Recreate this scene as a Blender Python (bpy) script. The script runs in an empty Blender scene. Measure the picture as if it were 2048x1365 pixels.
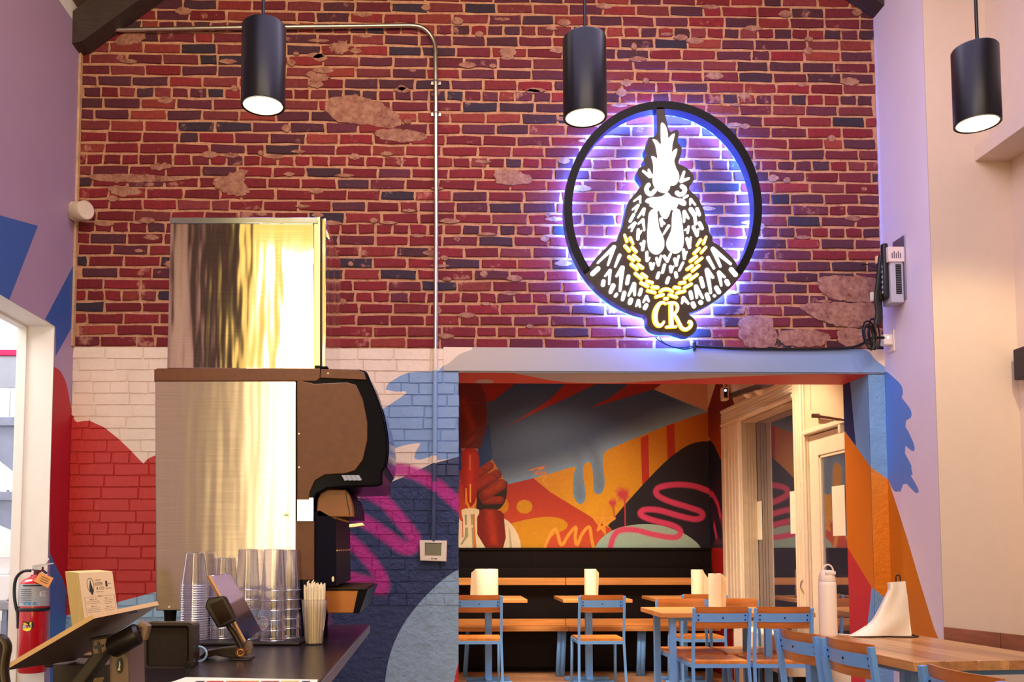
import bpy, bmesh, math, random
import numpy as np
from mathutils import Vector, Matrix
from mathutils.geometry import delaunay_2d_cdt
random.seed(7)
sc = bpy.context.scene
COL = sc.collection

# ------------------------------------------------------------------ camera
FPX, PPX, PPY, EYE = 1800.0, 913.0, 980.0, 1.2
PITCH, YAW = math.radians(3.66), math.radians(1.3)
FW = Vector((math.sin(YAW)*math.cos(PITCH), math.cos(YAW)*math.cos(PITCH), math.sin(PITCH)))
RT = Vector((math.cos(YAW), -math.sin(YAW), 0)); UP = RT.cross(FW)
EYEV = Vector((0, 0, EYE))
cd = bpy.data.cameras.new('camera'); cam = bpy.data.objects.new('camera', cd); COL.objects.link(cam)
cam.matrix_world = Matrix.Translation(EYEV) @ Matrix((RT, UP, -FW)).transposed().to_4x4()
cd.sensor_width = 36.0; cd.lens = FPX/2048*36
cd.shift_x = (1024-PPX)/2048; cd.shift_y = (PPY-682.5)/2048
cd.clip_start = .05; cd.clip_end = 100
sc.camera = cam

def P(x, y, **k):
    """point of the room seen at picture position x, y that lies on the plane X=, Y= or Z=."""
    d = FW + RT*((x-PPX)/FPX) - UP*((y-PPY)/FPX)
    (a, v), = k.items(); i = 'XYZ'.index(a)
    return EYEV + d*((v-EYEV[i])/d[i])

# ------------------------------------------------------------------ light
sc.view_settings.view_transform = 'Standard'; sc.view_settings.look = 'None'
sc.view_settings.gamma = 1.0; sc.view_settings.use_curve_mapping = False
sc.view_settings.exposure = 0.0
sc.cycles.transparent_max_bounces = 48
sc.cycles.max_bounces = 8
sc.cycles.sample_clamp_indirect = 6.0
w = bpy.data.worlds.new('night'); sc.world = w; w.use_nodes = True
w.node_tree.nodes['Background'].inputs[0].default_value = (.02, .03, .07, 1)
w.node_tree.nodes['Background'].inputs[1].default_value = 1.0

def area(name, loc, target, sx, sy, power, col, spread=math.pi):
    l = bpy.data.lights.new(name, 'AREA'); l.shape = 'RECTANGLE'; l.size = sx; l.size_y = sy
    l.energy = power; l.color = col; l.spread = spread
    o = bpy.data.objects.new(name, l); COL.objects.link(o); o.location = loc
    d = Vector(target)-Vector(loc); o.rotation_euler = d.to_track_quat('-Z', 'Y').to_euler()
    return o
def spot(name, loc, target, power, col, ang=70, blend=.6, r=.04):
    l = bpy.data.lights.new(name, 'SPOT'); l.energy = power; l.color = col
    l.spot_size = math.radians(ang); l.spot_blend = blend; l.shadow_soft_size = r
    o = bpy.data.objects.new(name, l); COL.objects.link(o); o.location = loc
    d = Vector(target)-Vector(loc); o.rotation_euler = d.to_track_quat('-Z', 'Y').to_euler()
    return o
# warm fill panel added behind the camera (also what the stainless steel mirrors)
area('warm_front_fill', (.25, -1.2, 2.55), (.25, 5, 2.55), 4.1, 4.3, 92, (1, .64, .14))
area('steel_highlight_strip', (-1.25, -1.15, 2.15), (-1.25, 5, 2.15), .5, 3.5, 30, (1, .86, .55))  # bright strip added out of view for white highlights in the steel
area('wall_fill_light', (.3, .4, 4.3), (.3, 5.3, 2.4), 3.2, .35, 62, (1, .80, .60))  # warm wash added out of view to make up fill on the brick
# unseen cool violet panel overhead, added as ambient fill
area('cool_overhead_fill', (.9, 2.6, 4.2), (1.6, 3.4, 0), 2.4, 3.6, 78, (.66, .60, 1.0))
area('brick_wash_light', (.3, 3.6, 4.5), (.3, 5.3, 3.0), 3.8, .3, 30, (1, .80, .62))
area('kitchen_light', (-3.6, 5.0, 3.2), (-3.0, 5.2, 0), 1.6, 1.6, 110, (1, .97, .95))
area('alcove_light', (.9, 7.0, 2.85), (.9, 7.2, 0), 2.6, 1.0, 66, (1, .84, .64), math.radians(105))
spot('alcove_spot', (1.9, 6.3, 2.8), (2.7, 6.5, 1.0), 85, (1, .76, .45), 95)
spot('alcove_spot_left', (1.2, 6.9, 2.8), (1.2, 8.75, 1.0), 62, (1, .84, .60), 80)
spot('pier_spot', (2.55, 3.3, 3.6), (2.95, 4.75, 1.4), 110, (1, .78, .42), 56)

# ------------------------------------------------------------------ materials
def lin(c):
    c = [v/255 for v in c]
    return tuple((v/12.92 if v <= .04045 else ((v+.055)/1.055)**2.4) for v in c)
class NT:
    def __init__(s, name):
        s.m = bpy.data.materials.new(name); s.m.use_nodes = True
        s.t = s.m.node_tree; s.b = s.t.nodes['Principled BSDF']
    def n(s, typ, **k):
        o = s.t.nodes.new(typ)
        for a, v in k.items():
            if a in o.inputs.keys(): o.inputs[a].default_value = v
            else: setattr(o, a, v)
        return o
    def l(s, a, b): s.t.links.new(a, b)
    def coord(s, scale=(1, 1, 1)):
        c = s.n('ShaderNodeTexCoord'); m = s.n('ShaderNodeMapping'); m.inputs['Scale'].default_value = scale
        s.l(c.outputs['Object'], m.inputs[0]); return m.outputs[0]
    def noise(s, vec, scale, detail=4, rough=.55):
        o = s.n('ShaderNodeTexNoise'); o.inputs['Scale'].default_value = scale; o.inputs['Detail'].default_value = detail
        o.inputs['Roughness'].default_value = rough; s.l(vec, o.inputs['Vector']); return o.outputs['Fac']
    def ramp(s, fac, stops):
        r = s.n('ShaderNodeValToRGB'); e = r.color_ramp.elements
        while len(e) < len(stops): e.new(.5)
        for i, (p, c) in enumerate(stops):
            e[i].position = p; e[i].color = (*c, 1) if len(c) == 3 else c
        s.l(fac, r.inputs[0]); return r.outputs[0]
    def mix(s, fac, a, b, mode='MIX'):
        m = s.n('ShaderNodeMix', data_type='RGBA', blend_type=mode)
        for sock, v in ((m.inputs[0], fac), (m.inputs[6], a), (m.inputs[7], b)):
            if hasattr(v, 'is_output'): s.l(v, sock)
            elif isinstance(v, (int, float)): sock.default_value = v
            else: sock.default_value = (*v, 1)
        return m.outputs[2]
    def bump(s, h, strength, dist=.01):
        b = s.n('ShaderNodeBump'); b.inputs['Strength'].default_value = strength; b.inputs['Distance'].default_value = dist
        s.l(h, b.inputs['Height']); s.l(b.outputs[0], s.b.inputs['Normal']); return b
    def base(s, c): s.l(c, s.b.inputs['Base Color'])
    def set(s, **k):
        for a, v in k.items(): s.b.inputs[a.replace('_', ' ')].default_value = v
MATS = {}
def mat(name, rgb, rough=.5, metal=0, var=.08, scale=14, bump=0., bdist=.002, coat=0., stretch=(1, 1, 1), spec=.5):
    if name in MATS: return MATS[name]
    t = NT(name); v = t.coord(stretch); f = t.noise(v, scale); c = lin(rgb)
    t.base(t.ramp(f, [(.25, tuple(x*(1-var) for x in c)), (.75, tuple(min(1, x*(1+var)) for x in c))]))
    t.set(Roughness=rough, Metallic=metal, Coat_Weight=coat, Specular_IOR_Level=spec)
    if bump: t.bump(t.noise(v, scale*6), bump, bdist)
    MATS[name] = t.m; return t.m
def vmat(name, rough=.5, var=.1, scale=10, bump=.1, bscale=60, bdist=.003, detail=5, spec=.5):
    t = NT(name); v = t.coord(); a = t.n('ShaderNodeAttribute', attribute_name='Col')
    f = t.noise(v, scale); g = t.ramp(f, [(.25, (1-var,)*3), (.75, (1+var,)*3)])
    t.base(t.mix(1.0, a.outputs['Color'], g, 'MULTIPLY')); t.set(Roughness=rough, Specular_IOR_Level=spec)
    if bump: t.bump(t.noise(v, bscale, detail, .65), bump, bdist)
    MATS[name] = t.m; return t.m
def emis(name, rgb, strength):
    if name in MATS: return MATS[name]
    t = NT(name); v = t.coord(); f = t.noise(v, 5)
    c = t.ramp(f, [(.2, tuple(x*.96 for x in rgb)), (.8, rgb)])
    t.l(c, t.b.inputs['Emission Color']); t.set(Emission_Strength=strength, Roughness=.4)
    t.base(c); MATS[name] = t.m; return t.m
def wood(name, rgb, axis=0, rough=.38, dark=.62, coat=.15):
    if name in MATS: return MATS[name]
    t = NT(name); s = [28, 28, 28]; s[axis] = 1.6; v = t.coord(tuple(s)); c = lin(rgb)
    f = t.noise(v, 1.0, 6, .6); s2 = [6, 6, 6]; s2[axis] = .5; f2 = t.noise(t.coord(tuple(s2)), 1.0, 3)
    a = t.ramp(f, [(.3, tuple(x*dark for x in c)), (.7, tuple(min(1, x*1.2) for x in c))])
    b = t.ramp(f2, [(.35, (.72, .66, .62)), (.65, (1.08, 1.08, 1.08))])
    t.base(t.mix(1.0, a, b, 'MULTIPLY')); t.set(Roughness=rough, Coat_Weight=coat, Coat_Roughness=.25)
    t.bump(f, .08, .001); MATS[name] = t.m; return t.m
def steel(name, rgb, rough=.22, bump=.25, sx=9, sz=.7):
    t = NT(name); v = t.coord((sx, sx, sz)); f = t.noise(v, 1.0, 3, .5); c = lin(rgb)
    fine = t.noise(t.coord((4, 4, 260)), 1.0, 2)
    t.base(t.ramp(fine, [(.3, tuple(x*.86 for x in c)), (.7, c)])); t.set(Metallic=1.0, Roughness=rough)
    t.bump(f, bump, .02); MATS[name] = t.m; return t.m
def clear(name, tint=(.92, .93, 1.0), alpha=.22, rough=.08):
    """thin clear plastic or glass: mostly transparent with a glossy skin."""
    t = NT(name); tr = t.n('ShaderNodeBsdfTransparent'); tr.inputs[0].default_value = (*tint, 1)
    g = t.n('ShaderNodeBsdfGlossy'); g.inputs[0].default_value = (.95, .95, 1, 1); g.inputs[1].default_value = rough
    d = t.n('ShaderNodeBsdfTranslucent'); d.inputs[0].default_value = (.8, .8, .9, 1)
    lw = t.n('ShaderNodeLayerWeight'); lw.inputs[0].default_value = .35
    mp = t.n('ShaderNodeMath', operation='MULTIPLY_ADD'); mp.inputs[1].default_value = .75; mp.inputs[2].default_value = alpha*.5
    t.l(lw.outputs['Facing'], mp.inputs[0])
    f = t.noise(t.coord(), 30); b = t.n('ShaderNodeBump'); b.inputs['Strength'].default_value = .05; t.l(f, b.inputs['Height']); t.l(b.outputs[0], g.inputs['Normal'])
    m1 = t.n('ShaderNodeMixShader'); t.l(mp.outputs[0], m1.inputs[0]); t.l(tr.outputs[0], m1.inputs[1]); t.l(g.outputs[0], m1.inputs[2])
    m2 = t.n('ShaderNodeMixShader'); m2.inputs[0].default_value = alpha*.35; t.l(m1.outputs[0], m2.inputs[1]); t.l(d.outputs[0], m2.inputs[2])
    t.l(m2.outputs[0], t.t.nodes['Material Output'].inputs[0]); MATS[name] = t.m; return t.m

# ------------------------------------------------------------------ builders
WM = {}
def tag(o, label=None, cat=None, group=None, kind=None):
    for k, v in (('label', label), ('category', cat), ('group', group), ('kind', kind)):
        if v: o[k] = v
    return o
def thing(name, label, cat, loc, rz=0, group=None):
    o = bpy.data.objects.new(name, None); COL.objects.link(o); o.empty_display_size = .05
    o.location = loc; o.rotation_euler = (0, 0, rz)
    WM[o.name] = Matrix.Translation(Vector(loc)) @ Matrix.Rotation(rz, 4, 'Z')
    return tag(o, label, cat, group)
class MB:
    def __init__(s): s.bm = bmesh.new(); s.cl = None
    def _new(s, fs, m, sm):
        for f in fs: f.material_index = m; f.smooth = sm
    def box(s, x0, x1, y0, y1, z0, z1, bev=0., m=0, M=None, seg=2):
        t = bmesh.new(); bmesh.ops.create_cube(t, size=1)
        for v in t.verts: v.co = Vector(((x0+x1)/2+v.co.x*(x1-x0), (y0+y1)/2+v.co.y*(y1-y0), (z0+z1)/2+v.co.z*(z1-z0)))
        if bev:
            bmesh.ops.bevel(t, geom=list(t.edges), offset=bev, segments=seg, affect='EDGES', profile=.5); t.normal_update()
            for f in t.faces: f.smooth = max(abs(f.normal.x), abs(f.normal.y), abs(f.normal.z)) < .9995
        if M is not None: t.transform(M)
        s.merge(t, m, bool(bev)); return s
    def merge(s, t, m=0, sm=False, keep=True):
        mp = {v: s.bm.verts.new(v.co) for v in t.verts}
        for f in t.faces:
            try: g = s.bm.faces.new([mp[v] for v in f.verts])
            except ValueError: continue
            g.material_index = m; g.smooth = f.smooth if keep else sm
        t.free()
    def poly(s, pts, m=0, sm=False):
        f = s.bm.faces.new([s.bm.verts.new(p) for p in pts]); f.material_index = m; f.smooth = sm; return s
    def prism(s, pts, vec, m=0, ms=None, bev=0., sm=False):
        pts = [Vector(p) for p in pts]; vec = Vector(vec); t = bmesh.new()
        a = [t.verts.new(p) for p in pts]; b = [t.verts.new(p+vec) for p in pts]
        n = len(pts); fs = [t.faces.new(a), t.faces.new(b[::-1])]
        sd = [t.faces.new((a[i], b[i], b[(i+1) % n], a[(i+1) % n])) for i in range(n)]
        for f in fs: f.material_index = m
        for f in sd: f.material_index = m if ms is None else ms
        if sm:
            for f in sd: f.smooth = True
        if bev:
            t.normal_update(); on = [f.normal.copy() for f in t.faces]
            bmesh.ops.bevel(t, geom=list(set(fs[0].edges) | set(fs[1].edges)), offset=bev, segments=2, affect='EDGES', profile=.5); t.normal_update()
            for f in t.faces: f.smooth = sm or not any(abs(f.normal.dot(q)) > .9995 for q in on)
        bmesh.ops.recalc_face_normals(t, faces=t.faces)
        mp = {v: s.bm.verts.new(v.co) for v in t.verts}
        for f in t.faces:
            g = s.bm.faces.new([mp[v] for v in f.verts]); g.material_index = f.material_index; g.smooth = f.smooth
        t.free(); return s
    def tube(s, pts, r, seg=8, m=0, closed=False, cap=True, flat=1.0):
        pts = [Vector(p) for p in pts]; n = len(pts); rs = r if isinstance(r, (list, tuple)) else [r]*n
        rings = []; up = None
        for i, p in enumerate(pts):
            d = (pts[(i+1) % n]-pts[i-1]) if closed or 0 < i < n-1 else (pts[1]-pts[0] if i == 0 else pts[-1]-pts[-2])
            d.normalize()
            if up is None: up = d.orthogonal().normalized()
            up = (up - d*up.dot(d));  up = up.normalized() if up.length > 1e-6 else d.orthogonal().normalized()
            q = d.cross(up)
            rings.append([s.bm.verts.new(p + (up*math.cos(a)+q*math.sin(a)*flat)*rs[i]) for a in [2*math.pi*k/seg for k in range(seg)]])
        fs = []
        for i in range(n if closed else n-1):
            A, B = rings[i], rings[(i+1) % n]
            for k in range(seg): fs.append(s.bm.faces.new((A[k], A[(k+1) % seg], B[(k+1) % seg], B[k])))
        s._new(fs, m, True)
        if cap and not closed: s._new([s.bm.faces.new(rings[0][::-1]), s.bm.faces.new(rings[-1])], m, False)
        return s
    def cyl(s, p0, p1, r0, r1=None, seg=20, m=0, cap=True): return s.tube([p0, p1], [r0, r0 if r1 is None else r1], seg, m, cap=cap)
    def lathe(s, prof, c, seg=24, m=0, closed=False):
        c = Vector(c); rings = []
        for r, z in prof: rings.append([s.bm.verts.new(c+Vector((r*math.cos(2*math.pi*k/seg), r*math.sin(2*math.pi*k/seg), z))) for k in range(seg)])
        fs = []
        for A, B in zip(rings, rings[1:]):
            for k in range(seg): fs.append(s.bm.faces.new((A[k], A[(k+1) % seg], B[(k+1) % seg], B[k])))
        s._new(fs, m, True)
        if not closed:
            if prof[0][0] > 1e-4: s._new([s.bm.faces.new(rings[0][::-1])], m, False)
            if prof[-1][0] > 1e-4: s._new([s.bm.faces.new(rings[-1])], m, False)
        return s
    def grid(s, rows, m=0, sm=True, wrap=False):
        R = [[s.bm.verts.new(p) for p in r] for r in rows]; fs = []
        for A, B in zip(R, R[1:]):
            n = len(A)
            for k in range(n if wrap else n-1): fs.append(s.bm.faces.new((A[k], A[(k+1) % n], B[(k+1) % n], B[k])))
        s._new(fs, m, sm); return s
    def xf(s, M): s.bm.transform(M); return s
    def build(s, name, mats, parent=None, local=False, fix=True, ang=.7):
        if fix: bmesh.ops.recalc_face_normals(s.bm, faces=s.bm.faces)
        me = bpy.data.meshes.new(name)
        o = bpy.data.objects.new(name, me); COL.objects.link(o)
        if parent is not None:
            W = WM.get(parent.name, Matrix.Identity(4)); o.parent = parent; WM[o.name] = W
            if not local: s.bm.transform(W.inverted())
        elif not local:
            co = [v.co for v in s.bm.verts]
            c = Vector([(min(p[i] for p in co)+max(p[i] for p in co))/2 for i in range(3)]); c.z = min(p.z for p in co)
            s.bm.transform(Matrix.Translation(-c)); o.location = c; WM[o.name] = Matrix.Translation(c)
        s.bm.to_mesh(me); s.bm.free()
        fl = [p.use_smooth for p in me.polygons]
        if any(fl):
            me.set_sharp_from_angle(angle=ang)
            me.polygons.foreach_set('use_smooth', fl); me.update()
        for mm in (mats if isinstance(mats, (list, tuple)) else [mats]): me.materials.append(mm)
        return o
def copy_tree(o, parent=None):
    c = o.copy(); COL.objects.link(c); c.parent = parent
    for ch in [x for x in bpy.data.objects if x.parent == o]: copy_tree(ch, c)
    return c
def Z(x0, y0, s):
    """reads positions taken from an enlarged crop of the photograph"""
    return lambda pts: [(x0+a/s, y0+b/s) for a, b in pts]
def cr(pts, n=5, closed=False):
    """smooth curve through points"""
    out = []; m = len(pts)
    for i in range(m if closed else m-1):
        if closed: a, b, c, d = pts[i-1], pts[i], pts[(i+1) % m], pts[(i+2) % m]
        else: a, b, c, d = pts[max(i-1, 0)], pts[i], pts[i+1], pts[min(i+2, m-1)]
        for k in range(n):
            t = k/n
            out.append(tuple(.5*((2*b[j])+(c[j]-a[j])*t+(2*a[j]-5*b[j]+4*c[j]-d[j])*t*t+(3*b[j]-a[j]-3*c[j]+d[j])*t**3) for j in range(len(b))))
    if not closed: out.append(tuple(pts[-1]))
    return out
def offs(pl, w):
    out = []; n = len(pl)
    for i in range(n):
        a, b = pl[max(i-1, 0)], pl[min(i+1, n-1)]; dx, dy = b[0]-a[0], b[1]-a[1]; L = math.hypot(dx, dy) or 1
        ww = w[i] if isinstance(w, (list, tuple)) else w
        out.append((pl[i][0]-dy/L*ww, pl[i][1]+dx/L*ww))
    return out
def capsule(x0, y0, x1, y1, wd, w1=None, n=6):
    w1 = wd if w1 is None else w1; a = math.atan2(y1-y0, x1-x0)
    p = [(x1+w1/2*math.cos(a-math.pi/2+math.pi*k/n), y1+w1/2*math.sin(a-math.pi/2+math.pi*k/n)) for k in range(n+1)]
    return p+[(x0+wd/2*math.cos(a+math.pi/2+math.pi*k/n), y0+wd/2*math.sin(a+math.pi/2+math.pi*k/n)) for k in range(n+1)]
def ribbon(pl, w, caps=True):
    """closed outline of a brush stroke along pl"""
    L = offs(pl, w if isinstance(w, (int, float)) else list(w)); R = offs(pl, -w if isinstance(w, (int, float)) else [-v for v in w])
    return L+R[::-1]
def ellipse(cx, cy, rx, ry, n=20): return [(cx+rx*math.cos(2*math.pi*k/n), cy+ry*math.sin(2*math.pi*k/n)) for k in range(n)]

# flat painted shapes ---------------------------------------------------
def inpoly(pts, poly):
    x, y = pts[:, 0], pts[:, 1]; r = np.zeros(len(pts), bool); n = len(poly)
    for i in range(n):
        (x1, y1), (x2, y2) = poly[i], poly[(i+1) % n]
        if y1 == y2: continue
        c = ((y1 > y) != (y2 > y)) & (x < (x2-x1)*(y-y1)/(y2-y1)+x1); r ^= c
    return r
def dist(pts, pl, closed=False):
    d = np.full(len(pts), 1e9); n = len(pl)
    for i in range(n if closed else n-1):
        a = np.array(pl[i]); b = np.array(pl[(i+1) % n]); ab = b-a; L = (ab@ab) or 1e-9
        t = np.clip(((pts-a)@ab)/L, 0, 1); q = pts-(a+t[:, None]*ab); d = np.minimum(d, np.hypot(q[:, 0], q[:, 1]))
    return d
class Art:
    """painted picture on a wall: ordered shapes, hard-edged areas and soft sprayed strokes"""
    def __init__(s, base): s.base = base; s.sh = []
    def area(s, poly, col): s.sh.append(('p', poly, col, 0, 0)); return s
    def spray(s, pl, wd, col, soft): s.sh.append(('s', pl, col, wd/2, soft)); return s
    def mapped(s, f):
        a = Art(s.base); a.sh = [(k, [f(p) for p in pl], c, w*a_, so*a_) for k, pl, c, w, so in s.sh for a_ in [s.k]]; return a
    def edges(s):
        out = []
        for k, pl, c, w, so in s.sh:
            n = len(pl)
            if k == 'p': out += [(pl[i], pl[(i+1) % n]) for i in range(n)]
            else:
                for q in (w*.8, -w*.8, w+so, -w-so):
                    o = offs(pl, q); out += list(zip(o, o[1:]))
        return out
    def colour(s, cen, pts):
        c = np.array([s.base(p) if callable(s.base) else lin(s.base) for p in pts]) if callable(s.base) else np.tile(lin(s.base), (len(pts), 1))
        for k, pl, col, w, so in s.sh:
            if k == 'p':
                mk = inpoly(cen, pl)
                if not mk.any(): continue
                v = col(pts[mk]) if callable(col) else np.array(lin(col)); c[mk] = v
            else:
                d = dist(pts, pl); al = np.clip((w+so-d)/(so+.2*w), 0, 1)[:, None]*.95
                c = c*(1-al)+np.array(lin(col))*al
        return c
def sheet(me_name, outline, art, to3d, extra=None, hole=None, grid=0, skirt=None):
    """triangulated wall surface whose painted areas are real mesh regions; returns bmesh with corner colours"""
    xs = [p[0] for p in outline]; ys = [p[1] for p in outline]; bx = (min(xs), max(xs), min(ys), max(ys))
    V = [Vector(p) for p in outline]; n = len(V); E = [(i, (i+1) % n) for i in range(n)]
    if hole:
        k = len(V); V += [Vector(p) for p in hole]; E += [(k+i, k+(i+1) % len(hole)) for i in range(len(hole))]
    for a, b in art.edges():
        if max(a[0], b[0]) < bx[0] or min(a[0], b[0]) > bx[1] or max(a[1], b[1]) < bx[2] or min(a[1], b[1]) > bx[3]: continue
        if abs(a[0]-b[0])+abs(a[1]-b[1]) < 1e-7: continue
        k = len(V); V += [Vector(a), Vector(b)]; E.append((k, k+1))
    if grid:
        nx = max(1, int((bx[1]-bx[0])/grid)); ny = max(1, int((bx[3]-bx[2])/grid))
        for i in range(1, nx):
            for j in range(1, ny):
                V.append(Vector((bx[0]+(bx[1]-bx[0])*(i+.3*((j % 2)))/nx, bx[2]+(bx[3]-bx[2])*j/ny)))
    ov, oe, of = delaunay_2d_cdt(V, E, [], 0, 1e-6*(bx[1]-bx[0]+1))[:3]
    co = np.array([tuple(v) for v in ov]); tr = np.array([f for f in of if len(f) == 3])
    cen = co[tr].mean(1); keep = inpoly(cen, outline)
    if hole: keep &= ~inpoly(cen, hole)
    a = co[tr]; ar = np.abs((a[:, 1, 0]-a[:, 0, 0])*(a[:, 2, 1]-a[:, 0, 1])-(a[:, 2, 0]-a[:, 0, 0])*(a[:, 1, 1]-a[:, 0, 1])); keep &= ar > 1e-12
    tr = tr[keep]; cen = cen[keep]
    corners = co[tr]*.98+cen[:, None]*.02
    c = art.colour(np.repeat(cen, 3, 0), corners.reshape(-1, 2)).reshape(-1, 3, 3)
    bm = bmesh.new(); cl = bm.loops.layers.float_color.new('Col')
    used = sorted(set(tr.ravel().tolist())); mp = {i: bm.verts.new(to3d(*co[i])) for i in used}
    for t, cc in zip(tr, c):
        f = bm.faces.new([mp[int(i)] for i in t])
        for lp, q in zip(f.loops, cc): lp[cl] = (*q, 1)
    if skirt:   # sides going back by vector function skirt(u,v)->Vector
        inv = {v: co[i] for i, v in mp.items()}
        bd = [e for e in bm.edges if len(e.link_faces) == 1]; nv = {}
        for e in bd:
            lf = e.link_faces[0]; col = {lp.vert: tuple(lp[cl]) for lp in lf.loops}
            a_, b_ = e.verts
            for v in (a_, b_):
                if v not in nv: nv[v] = bm.verts.new(skirt(v.co, inv[v]))
            f = bm.faces.new((a_, b_, nv[b_], nv[a_]))
            for lp in f.loops: lp[cl] = col.get(lp.vert, col[a_]) if lp.vert in col else (col[a_] if lp.vert is nv[a_] else col[b_])
    return bm
def bm_obj(bm, name, mats, parent=None, normal=None, origin=None):
    if normal is not None:
        bm.normal_update()
        for f in bm.faces:
            if len(f.verts) == 3 and f.normal.dot(normal) < 0: f.normal_flip()
    s = MB(); s.bm.free(); s.bm = bm
    return s.build(name, mats, parent, fix=False)

# ================================================================== THE ROOM
YW, XL, XR, XJ = 5.3, -2.143, 2.694, 2.594      # brick wall, left wall, right wall, right jamb
YA, ZA = 8.8, 2.95                              # alcove back wall and ceiling
ZRAW, ZH = 2.382, 2.235                         # bottom of the bare brick, underside of the opening's head
XO = P(917, 900, Y=YW).x                        # left edge of the opening
MATS['mortar'] = None
def brick_mats():
    t = NT('old_brick'); v = t.coord(); a = t.n('ShaderNodeAttribute', attribute_name='Col')
    geo = t.n('ShaderNodeNewGeometry'); mp = t.n('ShaderNodeMapping'); t.l(geo.outputs['Position'], mp.inputs[0])
    f = t.noise(mp.outputs[0], 45, 5, .7); g = t.ramp(f, [(.25, (.62,)*3), (.55, (1.0,)*3), (.8, (1.25, 1.2, 1.15))])
    c = t.mix(1.0, a.outputs['Color'], g, 'MULTIPLY')
    sm = t.noise(mp.outputs[0], 5.5, 8, .72); k = t.ramp(sm, [(.60, (0, 0, 0)), (.66, (.8, .8, .8))])
    c = t.mix(k, c, lin((186, 128, 112)))
    wh = t.noise(mp.outputs[0], 17, 3, .5); k2 = t.ramp(wh, [(.79, (0, 0, 0)), (.80, (1, 1, 1))])
    c = t.mix(k2, c, lin((225, 200, 180))); t.base(c); t.set(Roughness=.8)
    t.bump(t.noise(mp.outputs[0], 110, 6, .7), .55, .006); MATS['brick'] = t.m
    t = NT('lime_mortar'); geo = t.n('ShaderNodeNewGeometry'); mp = t.n('ShaderNodeMapping'); t.l(geo.outputs['Position'], mp.inputs[0])
    f = t.noise(mp.outputs[0], 26, 6, .7)
    t.base(t.ramp(f, [(.26, lin((120, 76, 62))), (.40, lin((196, 140, 112))), (.75, lin((224, 176, 144)))])); t.set(Roughness=.95)
    t.bump(t.noise(mp.outputs[0], 90, 6, .75), .8, .008); MATS['mortar'] = t.m
    t = NT('old_plaster_smear'); geo = t.n('ShaderNodeNewGeometry'); mp = t.n('ShaderNodeMapping'); t.l(geo.outputs['Position'], mp.inputs[0])
    t.base(t.ramp(t.noise(mp.outputs[0], 22, 8, .8), [(.30, lin((110, 44, 46))), (.42, lin((160, 104, 88))), (.56, lin((192, 140, 116))), (.72, lin((214, 168, 142)))])); t.set(Roughness=.95)
    t.bump(t.noise(mp.outputs[0], 50, 7, .8), .9, .012); MATS['smear'] = t.m
brick_mats()
PAINT = vmat('painted_plaster', rough=.55, var=.03, scale=3, bump=.12, bscale=70, bdist=.002)
PAINTB = vmat('painted_brick', rough=.42, var=.06, scale=9, bump=.45, bscale=34, bdist=.008)
PAINTR = vmat('painted_rough_render', rough=.5, var=.12, scale=12, bump=1.0, bscale=26, bdist=.018)
MURAL = vmat('mural_paint', rough=.5, var=.08, scale=60, bump=.05, bscale=90, bdist=.001)
CREAM = mat('cream_wall_paint', (216, 196, 182), .6, var=.02, bump=.08)
WHITE = mat('white_wall_paint', (244, 240, 236), .6, var=.02, bump=.06)
TRIMW = mat('cream_trim_paint', (244, 230, 212), .4, var=.03)
DARKB = mat('dark_stained_timber', (62, 48, 46), .6, var=.3, bump=.3, stretch=(1, 8, 8))
BLACKP = mat('black_laminate', (20, 16, 18), .5, var=.2, spec=.15)
CRM = (240, 222, 208)

def conv(**k):
    a = next(iter(k)); ij = {'X': (1, 2), 'Y': (0, 2), 'Z': (0, 1)}[a]
    def f(pts):
        o = []
        for x, y in pts:
            q = P(x, y, **k); o.append((q[ij[0]], q[ij[1]]))
        return o
    return f
def mbf(bm): s = MB(); s.bm.free(); s.bm = bm; return s

# ---- bare brick wall
r = random.Random(3)
mb = MB(); mb.box(XL-.2, XR+.05, YW+.004, YW+.33, ZRAW, 6.2)
wall_back = mb.build('wall_back', MATS['mortar']); tag(wall_back, kind='structure')
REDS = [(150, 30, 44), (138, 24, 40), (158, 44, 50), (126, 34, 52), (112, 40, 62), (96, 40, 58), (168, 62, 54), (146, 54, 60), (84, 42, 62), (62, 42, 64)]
def brick_col(x, z):  # random brick tints weighted by zone, with tints of the light put in
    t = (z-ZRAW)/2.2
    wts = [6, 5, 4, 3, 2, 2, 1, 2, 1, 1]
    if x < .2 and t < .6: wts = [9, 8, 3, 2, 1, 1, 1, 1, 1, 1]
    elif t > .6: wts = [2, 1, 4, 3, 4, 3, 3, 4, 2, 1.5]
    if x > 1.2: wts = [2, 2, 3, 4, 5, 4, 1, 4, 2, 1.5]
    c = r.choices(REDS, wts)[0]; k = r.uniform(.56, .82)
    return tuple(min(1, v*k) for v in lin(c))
def brick_shape(x0, x1, z0, z1, yf, dep, jit=.0042):
    """uneven 8-corner brick face with chamfered edge; returns faces for a bmesh"""
    j = lambda s=1: r.uniform(-jit, jit)*s
    xm = (x0+x1)/2+r.uniform(-.02, .02); cz = (z1-z0)*.25
    o = [(x0+j(), z0+j()), (xm, z0+j(.7)), (x1+j(), z0+j()), (x1+j(.7), (z0+z1)/2), (x1+j(), z1+j()), (xm, z1+j(.7)), (x0+j(), z1+j()), (x0+j(.7), (z0+z1)/2)]
    c = 4e-3; tl = r.uniform(-.0012, .0012)
    inn = [(a+(c if a < xm-.01 else (-c if a > xm+.01 else 0)), b+(c if b < (z0+z1)/2-.005 else (-c if b > (z0+z1)/2+.005 else 0))) for a, b in o]
    return o, inn, tl
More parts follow.
